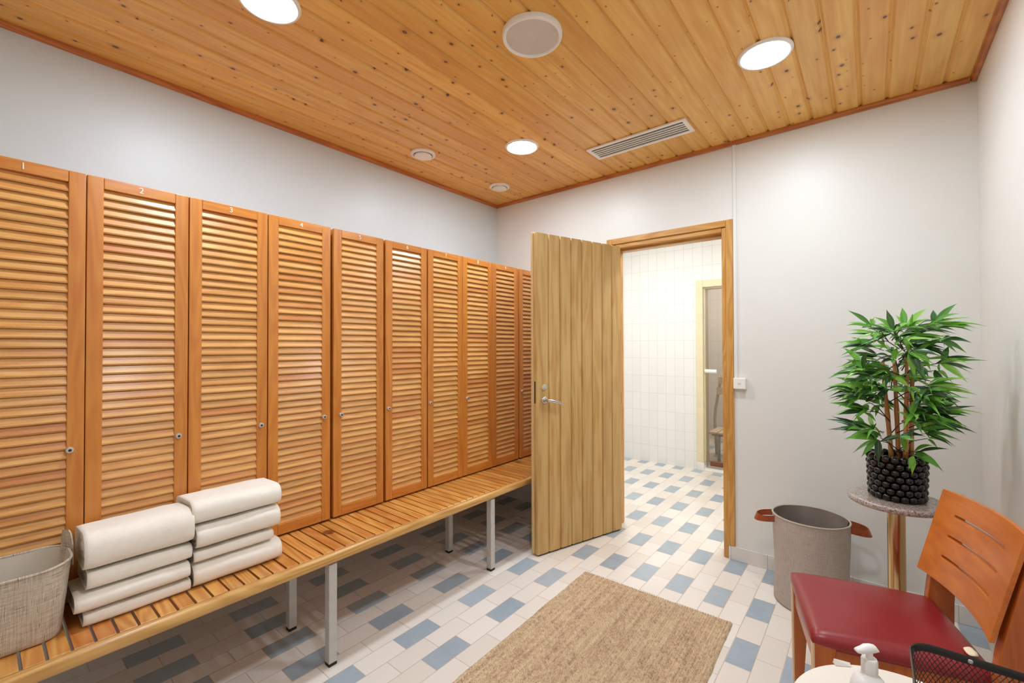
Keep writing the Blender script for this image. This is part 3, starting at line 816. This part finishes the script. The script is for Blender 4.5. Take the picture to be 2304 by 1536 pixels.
def strap(ang, droop):
    bm = bmesh.new(); c = Vector((HX+.166*math.cos(ang), HY+.164*math.sin(ang), HZ-.022))
    out = Vector((math.cos(ang), math.sin(ang), 0)); tn = Vector((-out.y, out.x, 0))
    rings = []; N = 22
    for i in range(N+1):
        s = -1+2*i/N
        if abs(s) > .86: rad = .0
        arc = 1-abs(s)**2.2
        p = c+tn*(.052*math.sin(s*PI/2)*(1+.15*arc))+out*(.080*arc-.004*abs(s))+Vector((0, 0, -.012*arc*droop))
        wv = Vector((0, 0, 1))*.016+out*(-.006*arc*droop)
        nn = out*.0016
        if i not in (0, N):
            pass
        rings.append([p-wv-nn, p-wv+nn, p+wv+nn, p+wv-nn])
    ring_loft(bm, rings); return bm
obj('handle', strap(math.radians(192), 1.), M['strap'], hm, smooth=True, angle=40)
obj('handle', strap(math.radians(12), 1.), M['strap'], hm, smooth=True, angle=40)

# ------------------------------------------------------------------ granite side table
TX, TY, TZ = .072, 2.345, .716
gt = thing('granite_side_table', (TX, TY, 0), 'small round granite-topped table on a brass pole, holding the bamboo plant', 'table')
bm = bmesh.new(); lathe(bm, (TX, TY, TZ), [(.148, -.024), (.1535, -.020), (.156, -.012), (.1545, -.004), (.150, 0), (.02, 0)], 72)
obj('table_top', bm, M['granite'], gt, smooth=True, angle=40)
bm = bmesh.new(); lathe(bm, (TX, TY, 0), [(.0285, .018), (.0285, TZ-.0245)], 40)
obj('pole', bm, M['brass'], gt, smooth=True, angle=40)
bm = bmesh.new(); lathe(bm, (TX, TY, 0), [(.150, 0), (.150, .010), (.13, .016), (.04, .022), (.03, .026)], 56); obj('base', bm, M['brass'], gt, smooth=True, angle=40)

# ------------------------------------------------------------------ bamboo in beaded pot
# camera frame, used to read positions off the photograph
CAMF, PIT, YAW, ROLL, CAMH = 988.5125, .0115369, .6851154, -.0026485, 1.3269
fh = Vector((-math.sin(YAW), math.cos(YAW), 0)); R0 = Vector((math.cos(YAW), math.sin(YAW), 0))
FWD = fh*math.cos(PIT)+Vector((0, 0, math.sin(PIT))); U0 = -fh*math.sin(PIT)+Vector((0, 0, math.cos(PIT)))
RGT = R0*math.cos(ROLL)+U0*math.sin(ROLL); UPV = U0*math.cos(ROLL)-R0*math.sin(ROLL)
CAMP = Vector((0, 0, CAMH))
def at_z(px, py, z):
    d = FWD+RGT*((px-1152)/CAMF)+UPV*((768-py)/CAMF)
    return CAMP+d*((z-CAMH)/d.z)
PX, PY = .075, 2.352
def at(px, py, dist):
    """point on the photo ray at horizontal distance from the plant axis plane (dist = metres nearer the viewer)"""
    d = FWD+RGT*((px-1152)/CAMF)+UPV*((768-py)/CAMF)
    h = Vector((PX, PY, 0)); h.normalize()
    s = (math.hypot(PX, PY)-dist)/(d.x*h.x+d.y*h.y)
    return CAMP+d*s
PZ = TZ+.0005
bp = thing('bamboo_plant', (PX, PY, PZ), 'bushy green bamboo plant in a black beaded pot on the granite table', 'plant')
bm = bmesh.new(); rows = 7; PH = .172
lathe(bm, (PX, PY, PZ), [(.070, .001), (.078, .02), (.082, PH-.01), (.082, PH), (.073, PH), (.071, PH-.05)], 40, True, True)
for r in range(rows):
    z = PZ+.0150+r*(PH-.024)/(rows-1); nb_ = 19; rr = .079+.006*r/rows
    for i in range(nb_):
        a = 2*PI*(i+.5*(r % 2))/nb_
        sphere(bm, (PX+rr*math.cos(a), PY+rr*math.sin(a), z), .0150, 14, 10)
obj('pot', bm, M['bead'], bp, smooth=True)
bm = bmesh.new(); lathe(bm, (PX, PY, PZ), [(.0715, PH-.03), (.0715, PH-.022), (.03, PH-.018)], 32); obj('soil', bm, M['soil'], bp, smooth=True)
CX8 = lambda x, y: (1860+x*.2148, 670+y*.2148)
CX7 = lambda x, y: (1650+x*.3907, 650+y*.3907)
canes = [((2007, 1035), (1990, 860), (1987, 815), .010), ((2022, 1030), (2014, 850), (2012, 822), -.015), ((2037, 1040), (2040, 850), (2038, 812), .03), ((2050, 1030), (2052, 860), (2053, 820), -.005)]
for (a, b, c, dd) in canes:
    bm = bmesh.new(); pa, pb, pc = at(*a, dd), at(*b, dd), at(*c, dd*.6)
    pa.z = PZ+PH-.03
    pts = []; rs = []
    N = 16
    for i in range(N+1):
        u = i/N; p = pa*(1-u)**2+(pb*2-(pa+pc)*.5)*2*u*(1-u)+pc*u*u
        pts.append(p); rs.append((.0088-.0045*u)*(1.18 if i % 4 == 0 else 1.))
    tube(bm, pts, rs, 10); obj('cane', bm, M['caneM'], bp, smooth=True)
leafbm = bmesh.new(); twigbm = bmesh.new()
uvL = leafbm.loops.layers.uv.new('UVMap')
def leaf_blade(p0, p1, w, arch, up):
    d = p1-p0; L = d.length
    if L < .01: return
    dn = d.normalized(); side = dn.cross(up)
    if side.length < .1: side = dn.cross(Vector((.3, .8, .5)))
    side.normalize(); nrm_ = side.cross(dn)
    N = 7; prev = None
    prof = [.10, .62, .93, 1., .86, .55, .24, .0]
    for i in range(N+1):
        u = i/N; c = p0+d*u+Vector((0, 0, 1))*(arch*L*4*u*(1-u))*.5+nrm_*0
        hw = w*prof[i]*.5
        row = [leafbm.verts.new(c-side*hw+nrm_*hw*.35), leafbm.verts.new(c), leafbm.verts.new(c+side*hw+nrm_*hw*.35)]
        if prev:
            for k in range(2):
                f = leafbm.faces.new((prev[k], prev[k+1], row[k+1], row[k])); f.smooth = True
                for lp, (uu, vv) in zip(f.loops, ((k*.5, u-.14), (k*.5+.5, u-.14), (k*.5+.5, u), (k*.5, u))): lp[uvL].uv = (uu, vv)
        prev = row
rnd = random.Random(21)
CL = [  # cluster base (photo), nearness, leaf tips
 (CX8(480, 300), .02, [(220, 130), (220, 260), (455, 215), (500, 200), (360, 315)]),
 (CX8(700, 350), .06, [(490, 200), (430, 380), (625, 120), (560, 300), (860, 260)]),
 (CX8(840, 320), .05, [(790, 100), (905, 160), (1060, 108), (1070, 215), (720, 180), (1010, 400)]),
 (CX8(1120, 290), .00, [(1370, 58), (1115, 125), (1518, 290), (1362, 345), (1000, 330)]),
 (CX8(520, 450), .03, [(160, 512), (205, 470), (330, 550), (440, 380), (640, 540)]),
 (CX8(400, 740), .09, [(170, 520), (200, 640), (165, 740), (8, 850), (170, 865), (520, 640), (420, 560)]),
 (CX8(420, 860), .02, [(200, 1000), (280, 985), (245, 865), (420, 1010)]),
 (CX8(400, 1190), .04, [(25, 1100), (230, 1090), (100, 1225), (265, 1268), (520, 1300)]),
 (CX8(420, 1080), -.03, [(255, 990), (300, 930), (560, 1010), (570, 1120)]),
 (CX8(560, 1460), .06, [(180, 1480), (330, 1430), (405, 1405), (480, 1340)]),
 (CX8(1200, 440), .0, [(1305, 400), (1525, 472), (1470, 582), (1370, 580), (1240, 520), (1050, 480)]),
 (CX8(940, 580), .04, [(1090, 480), (1200, 440), (1300, 410)]),
 (CX8(1200, 680), .03, [(1505, 690), (1550, 752), (1480, 890), (1390, 632), (1190, 800), (1280, 500)]),
 (CX8(1150, 760), -.05, [(1280, 840), (1330, 900), (1240, 940), (1180, 920)]),
 (CX8(1040, 960), .12, [(1418, 1098), (1280, 970), (880, 1270), (900, 1190), (1180, 930)]),
 (CX8(1160, 1200), .02, [(1345, 1110), (1518, 1222), (1478, 1240), (1240, 1010), (1190, 1040)]),
 (CX8(1120, 1335), .02, [(1580, 1422), (1385, 1388), (1292, 1382), (1370, 1290), (1060, 1180)]),
 (CX8(880, 560), .12, [(930, 855), (1050, 880), (990, 800), (1180, 610), (830, 640), (1120, 690)]),
 (CX8(960, 720), .10, [(910, 850), (1040, 890), (1070, 830), (880, 600)]),
 (CX8(880, 1280), .11, [(710, 1030), (1000, 985), (740, 1190), (1010, 1180), (960, 1310)]),
 (CX8(700, 820), .05, [(480, 850), (900, 880), (560, 950), (600, 900), (880, 960)]),
 (CX8(700, 640), .08, [(500, 600), (560, 680), (690, 690), (820, 540), (740, 520)]),
 (CX8(640, 960), .06, [(420, 1010), (440, 900), (900, 1000), (480, 1100)]),
 (CX8(560, 1120), -.04, [(510, 1250), (600, 1160), (440, 1220), (700, 1180)]),
 (CX8(1050, 1190), -.05, [(1110, 1330), (1000, 1240), (1130, 1280), (960, 1160)]),
 (CX7(1050, 940), .04, [(1242, 922), (1212, 1055), (1180, 1030), (1150, 900), (1130, 960)]),
 (CX7(960, 850), .12, [(835, 885), (995, 945), (905, 850), (1060, 880), (1110, 850)]),
 (CX7(830, 870), .07, [(635, 865), (683, 948), (735, 970), (835, 1020), (720, 825), (770, 830)]),
 (CX7(1030, 960), .10, [(1030, 1070), (1100, 1000), (1010, 1040)]),
 (CX7(1120, 860), -.02, [(1080, 800), (1180, 920), (1210, 880)]),
]
axis_top = Vector((PX, PY, PZ))
for i, (b, near, tips) in enumerate(CL):
    inX8 = i not in (25, 26, 27, 28, 29)
    p0 = at(b[0], b[1], near)
    stem = Vector((PX+rnd.uniform(-.03, .03), PY+rnd.uniform(-.03, .03), p0.z-rnd.uniform(.03, .08)))
    stem.z = max(stem.z, PZ+PH)
    midp = (stem+p0)*.5+Vector((0, 0, .015))
    tube(twigbm, [stem, midp, p0], [.0022, .0018, .0012], 5)
    for (tx, ty) in tips:
        q = CX8(tx, ty) if inX8 else CX7(tx, ty)
        p1 = at(q[0], q[1], near+rnd.uniform(-.05, .06))
        st = p0+Vector((rnd.uniform(-.006, .006), rnd.uniform(-.006, .006), rnd.uniform(-.004, .004)))
        L = (p1-st).length
        up = Vector((rnd.uniform(-.4, .4), rnd.uniform(-1.1, -.35), .8)).normalized()
        leaf_blade(st, p1, min(.028, .012+.11*L), rnd.uniform(.05, .22), up)
# filler clusters around and behind the canes
for i in range(92):
    a = rnd.uniform(0, 2*PI); z = rnd.choice([rnd.uniform(1.2, 1.41), rnd.uniform(1.2, 1.41), rnd.uniform(1.1, 1.3), rnd.uniform(.97, 1.2), rnd.uniform(.97, 1.2)]); rr = rnd.uniform(.01, .12) if z > 1.19 else rnd.uniform(.07, .12)
    p0 = Vector((PX+rr*math.cos(a), PY+rr*math.sin(a), z))
    if z < 1.19 and abs(math.sin(a-math.atan2(PY, PX))) < .5 and math.cos(a-math.atan2(PY, PX)) < 0: continue
    tube(twigbm, [p0+(Vector((PX, PY, z-.03))-p0)*.45, p0], [.0014, .0010], 5)
    for k in range(5):
        b_ = a+rnd.uniform(-1.1, 1.1); L = rnd.uniform(.075, .145)
        p1 = p0+Vector((math.cos(b_)*L, math.sin(b_)*L, rnd.uniform(-.05, .045)))
        if p1.x > XR-.02: p1.x = XR-.02
        leaf_blade(p0, p1, rnd.uniform(.012, .019), rnd.uniform(.05, .25), Vector((rnd.uniform(-.5, .5), rnd.uniform(-1.2, -.3), .75)).normalized())
for v in leafbm.verts:
    if v.co.x > XR-.012: v.co.x = XR-.012
def obj_nonorm(name, bm, mat, parent):
    me = bpy.data.meshes.new(name); off = Vector(parent.location)
    bmesh.ops.translate(bm, verts=bm.verts, vec=-off); bm.to_mesh(me); bm.free(); me.materials.append(mat)
    o = bpy.data.objects.new(name, me); COL.objects.link(o); o.parent = parent; return o
obj_nonorm('foliage', leafbm, M['leaf'], bp)
obj('twigs', twigbm, M['twig'], bp, smooth=True)

# ------------------------------------------------------------------ chair
ch = thing('dining_chair', (0, 1.83, 0), 'orange wooden chair with red leather seat in front of the right wall', 'chair')
nu = Vector((.967, .252, 0)).normalized(); nw = Vector((.253, -.967, 0)).normalized(); CO = Vector((-.2, 1.83, 0))
def cp(u, w, z): return CO+nu*u+nw*w+Vector((0, 0, z))
# seat cushion: rounded, crowned slab
bm = bmesh.new(); nxs, nys = 22, 22
def outline(s, t):     # s,t in -1..1 -> u,w with rounded corners
    hu, hw = .212, .213
    return .208+hu*s, .003+hw*t*(1-.03*(s+1)/2)
SZ = .452
top = []
for j in range(nys+1):
    row = []
    for i in range(nxs+1):
        s, t_ = -1+2*i/nxs, -1+2*j/nys
        # square -> slightly rounded corners
        ss = s*math.sqrt(1-.10*t_*t_)/math.sqrt(1-.10)*.985 if abs(s) > abs(t_) else s
        ss, tt = s*(1-.022*t_**6), t_*(1-.022*s**6)
        u, w = outline(ss, tt)
        m = max(abs(s), abs(t_)); e_ = 1-m
        z = SZ-.012+.012*min(1, e_/.10)**.5+.020*(1-s*s)*(1-t_*t_)**.8
        row.append(cp(u, w, z))
    top.append(row)
VT = [[bm.verts.new(p) for p in r] for r in top]
for j in range(nys):
    for i in range(nxs): bm.faces.new((VT[j][i], VT[j][i+1], VT[j+1][i+1], VT[j+1][i]))
per = [(0, i) for i in range(nxs)]+[(j, nxs) for j in range(nys)]+[(nys, i) for i in range(nxs, 0, -1)]+[(j, 0) for j in range(nys, 0, -1)]
low1 = [bm.verts.new(top[j][i]*1+Vector((0, 0, -.016))+(top[j][i]-cp(.208, .003, top[j][i].z)).normalized()*.003) for j, i in per]
low2 = [bm.verts.new(top[j][i]*1+Vector((0, 0, -.028))-(top[j][i]-cp(.208, .003, top[j][i].z)).normalized()*.004) for j, i in per]
n_ = len(per)
for k in range(n_):
    a, b = per[k], per[(k+1) % n_]
    bm.faces.new((VT[a[0]][a[1]], VT[b[0]][b[1]], low1[(k+1) % n_], low1[k]))
    bm.faces.new((low1[k], low1[(k+1) % n_], low2[(k+1) % n_], low2[k]))
bm.faces.new(low2)
obj('seat', bm, M['leather'], ch, smooth=True)
def cbox(bm, u0, u1, w0, w1, z0, z1, u0b=None, u1b=None, w0b=None, w1b=None):
    """box in chair axes; the b values are at the bottom"""
    a = (u0 if u0b is None else u0b, u1 if u1b is None else u1b, w0 if w0b is None else w0b, w1 if w1b is None else w1b)
    hexa(bm, [cp(a[0], a[2], z0), cp(a[1], a[2], z0), cp(a[1], a[3], z0), cp(a[0], a[3], z0), cp(u0, w0, z1), cp(u1, w0, z1), cp(u1, w1, z1), cp(u0, w1, z1)])
bm = bmesh.new(); za, zb = .335, .412
cbox(bm, .045, .40, -.198, -.176, za, zb); cbox(bm, .045, .40, .182, .204, za, zb); cbox(bm, .008, .028, -.176, .182, za, zb); cbox(bm, .385, .405, -.176, .182, za, zb)
cbox(bm, .02, .40, -.19, .196, .412, .423)
obj('apron', bm, M['chairleg'], ch, bevel=.002)
for s_, (wa, wb_) in enumerate(((-.208, -.172), (.178, .214))):
    bm = bmesh.new(); cbox(bm, .004, .060, wa, wb_, .012, .424, .006, .034, wa+.004, wb_-.004)
    lg = obj('leg', bm, M['chairleg'], ch, bevel=.003)
    bm = bmesh.new(); cbox(bm, -.0005, .006, wa+.001, wb_-.001, .03, .423, .0025, .008, wa+.005, wb_-.005)
    o = obj('edge_highlight', bm, M['pale_edge'], lg, bevel=.002); o['label'] = 'pale front face painted as an edge highlight'  # edge highlight of the leg put in as a pale strip
    bm = bmesh.new(); cbox(bm, .007, .033, wa+.006, wb_-.006, 0, .012); obj('foot_cap', bm, M['rubber'], lg)
# back posts: leg below, leaning back above the seat
for s_, (wa, wb_) in enumerate(((-.205, -.172), (.205, .238))):
    bm = bmesh.new()
    st = [(.455, .500, .012), (.408, .470, .30), (.400, .472, .45), (.408, .476, .52), (.448, .500, .70), (.478, .508, .815)]
    rings = [[cp(u0, wa, z), cp(u1, wa, z), cp(u1, wb_, z), cp(u0, wb_, z)] for u0, u1, z in st]
    ring_loft(bm, rings)
    lg = obj('back_post', bm, M['chairleg'], ch, bevel=.004)
    bm = bmesh.new(); cbox(bm, .462, .494, wa+.004, wb_-.004, 0, .012); obj('foot_cap', bm, M['rubber'], lg)
# curved backrest with three slots
bm = bmesh.new(); NW, NZ = 28, 12
ZB0, ZB1 = .538, .835
def bk(w01, z01, th):
    w = -.212+.450*w01
    u = .386+.074*z01+.030*(1-(2*w01-1)**2)*1.0-.002
    z = ZB0+(ZB1-ZB0)*z01-.010*(1-w01)*z01+.006*w01*(1-z01)
    return cp(u+th, w, z)
slots = [(.28, .028), (.52, .028), (.76, .028)]
zs = [0]
for c, h in slots: zs += [c-h/2, c+h/2]
zs += [1]
zz = sorted(set(zs+[.14, .40, .64, .88]))
ww = [i/NW for i in range(NW+1)]
G = {}
for a, w in enumerate(ww):
    for b, z in enumerate(zz):
        for s_ in (0, 1): G[a, b, s_] = bm.verts.new(bk(w, z, .013*s_))
def cell_open(a, b):
    z = (zz[b]+zz[b+1])/2; w = (ww[a]+ww[a+1])/2
    return any(abs(z-c) < h/2 for c, h in slots) and .19 < w < .80
for a in range(NW):
    for b in range(len(zz)-1):
        if cell_open(a, b):
            # inner walls of the slot
            bm.faces.new((G[a,b,0], G[a+1,b,0], G[a+1,b,1], G[a,b,1])); bm.faces.new((G[a,b+1,0], G[a,b+1,1], G[a+1,b+1,1], G[a+1,b+1,0]))
            if not cell_open(a-1, b): bm.faces.new((G[a,b,0], G[a,b,1], G[a,b+1,1], G[a,b+1,0]))
            if not cell_open(a+1, b): bm.faces.new((G[a+1,b,0], G[a+1,b+1,0], G[a+1,b+1,1], G[a+1,b,1]))
            continue
        bm.faces.new((G[a,b,0], G[a,b+1,0], G[a+1,b+1,0], G[a+1,b,0])); bm.faces.new((G[a,b,1], G[a+1,b,1], G[a+1,b+1,1], G[a,b+1,1]))
nz_ = len(zz)-1
for a in range(NW):
    bm.faces.new((G[a,0,0], G[a+1,0,0], G[a+1,0,1], G[a,0,1])); bm.faces.new((G[a,nz_,0], G[a,nz_,1], G[a+1,nz_,1], G[a+1,nz_,0]))
for b in range(nz_):
    bm.faces.new((G[0,b,0], G[0,b,1], G[0,b+1,1], G[0,b+1,0])); bm.faces.new((G[NW,b,0], G[NW,b+1,0], G[NW,b+1,1], G[NW,b,1]))
obj('backrest', bm, M['chairwood'], ch, bevel=.002)
# small pale cloth lying on the seat
bm = bmesh.new(); rings = []
for k, (s, h) in enumerate(((.75, 0), (1., .003), (.95, .006), (.5, .008))):
    rings.append([cp(.384+.014*s*math.cos(2*PI*i/16), .150+.022*s*math.sin(2*PI*i/16), .4605+h+.002*math.sin(5*i)) for i in range(16)])
ring_loft(bm, rings)
tag(obj('small_cloth', bm, M['cream'], smooth=True), 'small cream cloth lying on the back of the red seat, behind the mesh basket', 'cloth')

# ------------------------------------------------------------------ white round table, bottle, mesh basket
WX, WY, WZ, WR = .073, 1.174, .550, .221
wt = thing('white_side_table', (WX, WY, 0), 'round white side table in the lower right corner, in front of the chair', 'table')
bm = bmesh.new(); lathe(bm, (WX, WY, WZ), [(WR-.004, -.022), (WR, -.018), (WR, -.004), (WR-.003, 0), (.02, 0)], 80); obj('table_top', bm, M['whitetop'], wt, smooth=True, angle=40)
for k in range(3):
    a = math.radians(205+120*k); bm = bmesh.new()
    tube(bm, [(WX+.13*math.cos(a), WY+.13*math.sin(a), WZ-.022), (WX+.17*math.cos(a), WY+.17*math.sin(a), .0)], [.014, .010], 12); obj('leg', bm, M['whitetop'], wt, smooth=True)
BX, BY = -.008, 1.080
sb = thing('soap_bottle', (BX, BY, WZ), 'white pump soap bottle on the round white table', 'bottle')
bm = bmesh.new(); lathe(bm, (BX, BY, WZ+.0005), [(.028, 0), (.0305, .004), (.0315, .02), (.0315, .116), (.030, .128), (.026, .140), (.019, .149), (.013, .154), (.0115, .158)], 48)
obj('bottle_body', bm, M['bottle'], sb, smooth=True, angle=60)
bm = bmesh.new(); lathe(bm, (BX, BY, WZ), [(.0125, .1575), (.013, .160), (.013, .181), (.0115, .184), (.006, .185), (.0055, .196)], 36)
obj('collar', bm, M['bottle'], sb, smooth=True, angle=40)
bm = bmesh.new()
ld = Vector((-.774, -.633, 0))      # nozzle points to the viewer's left
prof = [(.0125, .003), (.010, .0062), (.003, .0080), (-.007, .0080), (-.016, .0068), (-.023, .0048), (-.026, .0022)]
sd = Vector((-ld.y, ld.x, 0)); rings = []
for a, h in prof:
    c = Vector((BX, BY, WZ+.202))-ld*a; wd = .0085 if a > -.01 else .0085*(1-(-.01-a)/.035)
    c.z += -.001 if a > .01 else (0 if a > -.015 else -.003)
    rings.append([c+sd*wd*math.cos(2*PI*i/16)+Vector((0, 0, h*math.sin(2*PI*i/16))) for i in range(16)])
ring_loft(bm, rings); obj('pump_head', bm, M['bottle'], sb, smooth=True, angle=60)

# small folded card behind the bottle
bm = bmesh.new(); ca, cb = at_z(1880, 1497, WZ+.001), at_z(1916, 1500, WZ+.001)
cd = (cb-ca); cn = Vector((-cd.y, cd.x, 0)).normalized()*.012
ring_loft(bm, [[ca, ca+cn, ca+cn*.55+Vector((0, 0, .013))], [cb, cb+cn, cb+cn*.55+Vector((0, 0, .006))]])
tag(obj('paper_card', bm, M['paper']), 'small folded white card standing behind the soap bottle on the white table', 'card')

mbx = thing('mesh_basket', (.16, 1.17, WZ), 'black wire mesh basket on the round white table', 'basket')
bx0, bx1, by0_, by1_ = .058, .262, 1.060, 1.284
cxb, cyb, hxb, hyb = (bx0+bx1)/2, (by0_+by1_)/2, (bx1-bx0)/2, (by1_-by0_)/2
ZR = .693; ZB_ = WZ+.002
path = rrect(cxb, cyb, hxb, hyb, .040, 0, 8)
cl = [Vector((p[0], p[1], 0)) for p in path]; cl.append(cl[0]); acc = [0]
for a, b in zip(cl, cl[1:]): acc.append(acc[-1]+(b-a).length)
PERI = acc[-1]
def along(s):
    s %= PERI
    for k in range(len(acc)-1):
        if acc[k+1] >= s:
            return cl[k]+(cl[k+1]-cl[k])*((s-acc[k])/max(1e-9, acc[k+1]-acc[k]))
    return cl[-1]
def wallpt(s, z):
    p = along(s); k = .94+.06*(z-ZB_)/(ZR-ZB_)
    return Vector((cxb+(p.x-cxb)*k, cyb+(p.y-cyb)*k, z))
bm = bmesh.new(); NWIRE = 92; step = PERI/NWIRE; hgt = ZR-ZB_; lean = hgt*.60
for sgn in (1, -1):
    for k in range(NWIRE):
        pts = [wallpt(k*step+sgn*lean*(j/7), ZB_+.003+(hgt-.008)*j/7) for j in range(8)]
        tube(bm, pts, .00075, 3, False)
# mesh floor
for sgn in (1, -1):
    for k in range(-24, 25):
        c = k*.012; pts = []
        for j in range(9):
            a = -1+2*j/8
            x = c+a*.11; y = sgn*a*.11*1.15
            if abs(x) < hxb*.92 and abs(y) < hyb*.92: pts.append((cxb+x, cyb+y, ZB_+.003))
        if len(pts) > 1: tube(bm, pts, .00075, 3, False)
obj('wire_mesh', bm, M['blackm'], mbx)
bm = bmesh.new(); rings = []
NR = 72
prof = [(-.0015, -.014), (.0015, -.014), (.0022, 0), (.0, .0022), (-.0022, 0)]
outer = [[None]*NR for _ in prof]
R_ = []
for i in range(NR):
    p = along(PERI*i/NR); q = along(PERI*i/NR+.001); tdir = (q-p).normalized(); out = Vector((tdir.y, -tdir.x, 0))
    R_.append([p+out*a+Vector((0, 0, ZR+h)) for a, h in prof])
R_.append(R_[0])
VV = [[bm.verts.new(p) for p in r] for r in R_[:-1]]
for i in range(NR):
    a, b = VV[i], VV[(i+1) % NR]
    for k in range(len(prof)): bm.faces.new((a[k], a[(k+1) % len(prof)], b[(k+1) % len(prof)], b[k]))
obj('rim', bm, M['blackm'], mbx, smooth=True, angle=50)
bm = bmesh.new(); pts = [wallpt(PERI*i/60, ZB_+.002) for i in range(61)]; tube(bm, pts, .002, 6); obj('base_wire', bm, M['blackm'], mbx, smooth=True)
bm = bmesh.new()
rc = Vector((.150, by1_-.0025, ZR-.006))
rg = []
for r_, h in ((.0045, 0), (.0045, -.0018), (.0015, -.0026)):
    rg.append([rc+Vector((r_*math.cos(2*PI*i/16), h, r_*math.sin(2*PI*i/16))) for i in range(16)])
ring_loft(bm, rg); o = obj('rivet', bm, M['chrome'], mbx, smooth=True)

# ------------------------------------------------------------------ lights
def area(name, loc, size, energy, col, shape='DISK', rot=(0, 0, 0), spread=PI):
    l = bpy.data.lights.new(name, 'AREA'); l.shape = shape; l.size = size; l.energy = energy; l.color = col; l.spread = spread
    o = bpy.data.objects.new(name, l); COL.objects.link(o); o.location = loc; o.rotation_euler = rot; return o
warm = (.88, 1., 1.12)
area('downlight_overhead', (-.347, .680, CZ-.012), .18, 46*PI*.0254*1.0, warm)       # fourth downlight, out of frame above
area('wet_room_lamp_left', (-1.9, 3.8, CZ-.02), .3, 4.3, (1, 1, 1))
area('wet_room_lamp_right', (-.6, 3.7, CZ-.02), .3, 4.8, (1, 1, 1))
area('rear_room_fill', (-1.0, 6.0, CZ-.02), .2, 6, (1, .95, .9))  # unseen fill light, added to brighten the dim room behind the glass

w = bpy.data.worlds.new('world'); scene.world = w; w.use_nodes = True
w.node_tree.nodes['Background'].inputs[0].default_value = (.9, .92, 1, 1); w.node_tree.nodes['Background'].inputs[1].default_value = .05

# ------------------------------------------------------------------ camera
cam = bpy.data.cameras.new('camera'); cam.sensor_fit = 'HORIZONTAL'; cam.sensor_width = 36; cam.lens = CAMF/2304*36; cam.clip_start = .02
co = bpy.data.objects.new('camera', cam); COL.objects.link(co)
m = Matrix((RGT, UPV, -FWD)).transposed().to_4x4(); m.translation = CAMP
co.matrix_world = m
scene.camera = co

vs = scene.view_settings; scene.display_settings.display_device = 'sRGB'
vs.view_transform = 'Standard'; vs.look = 'None'; vs.gamma = 1; vs.use_curve_mapping = False
vs.exposure = 1.92
scene.cycles.adaptive_threshold = .03
scene.cycles.max_bounces = 9; scene.cycles.diffuse_bounces = 5; scene.cycles.glossy_bounces = 4; scene.cycles.transparent_max_bounces = 12
scene.cycles.sample_clamp_indirect = 6.0
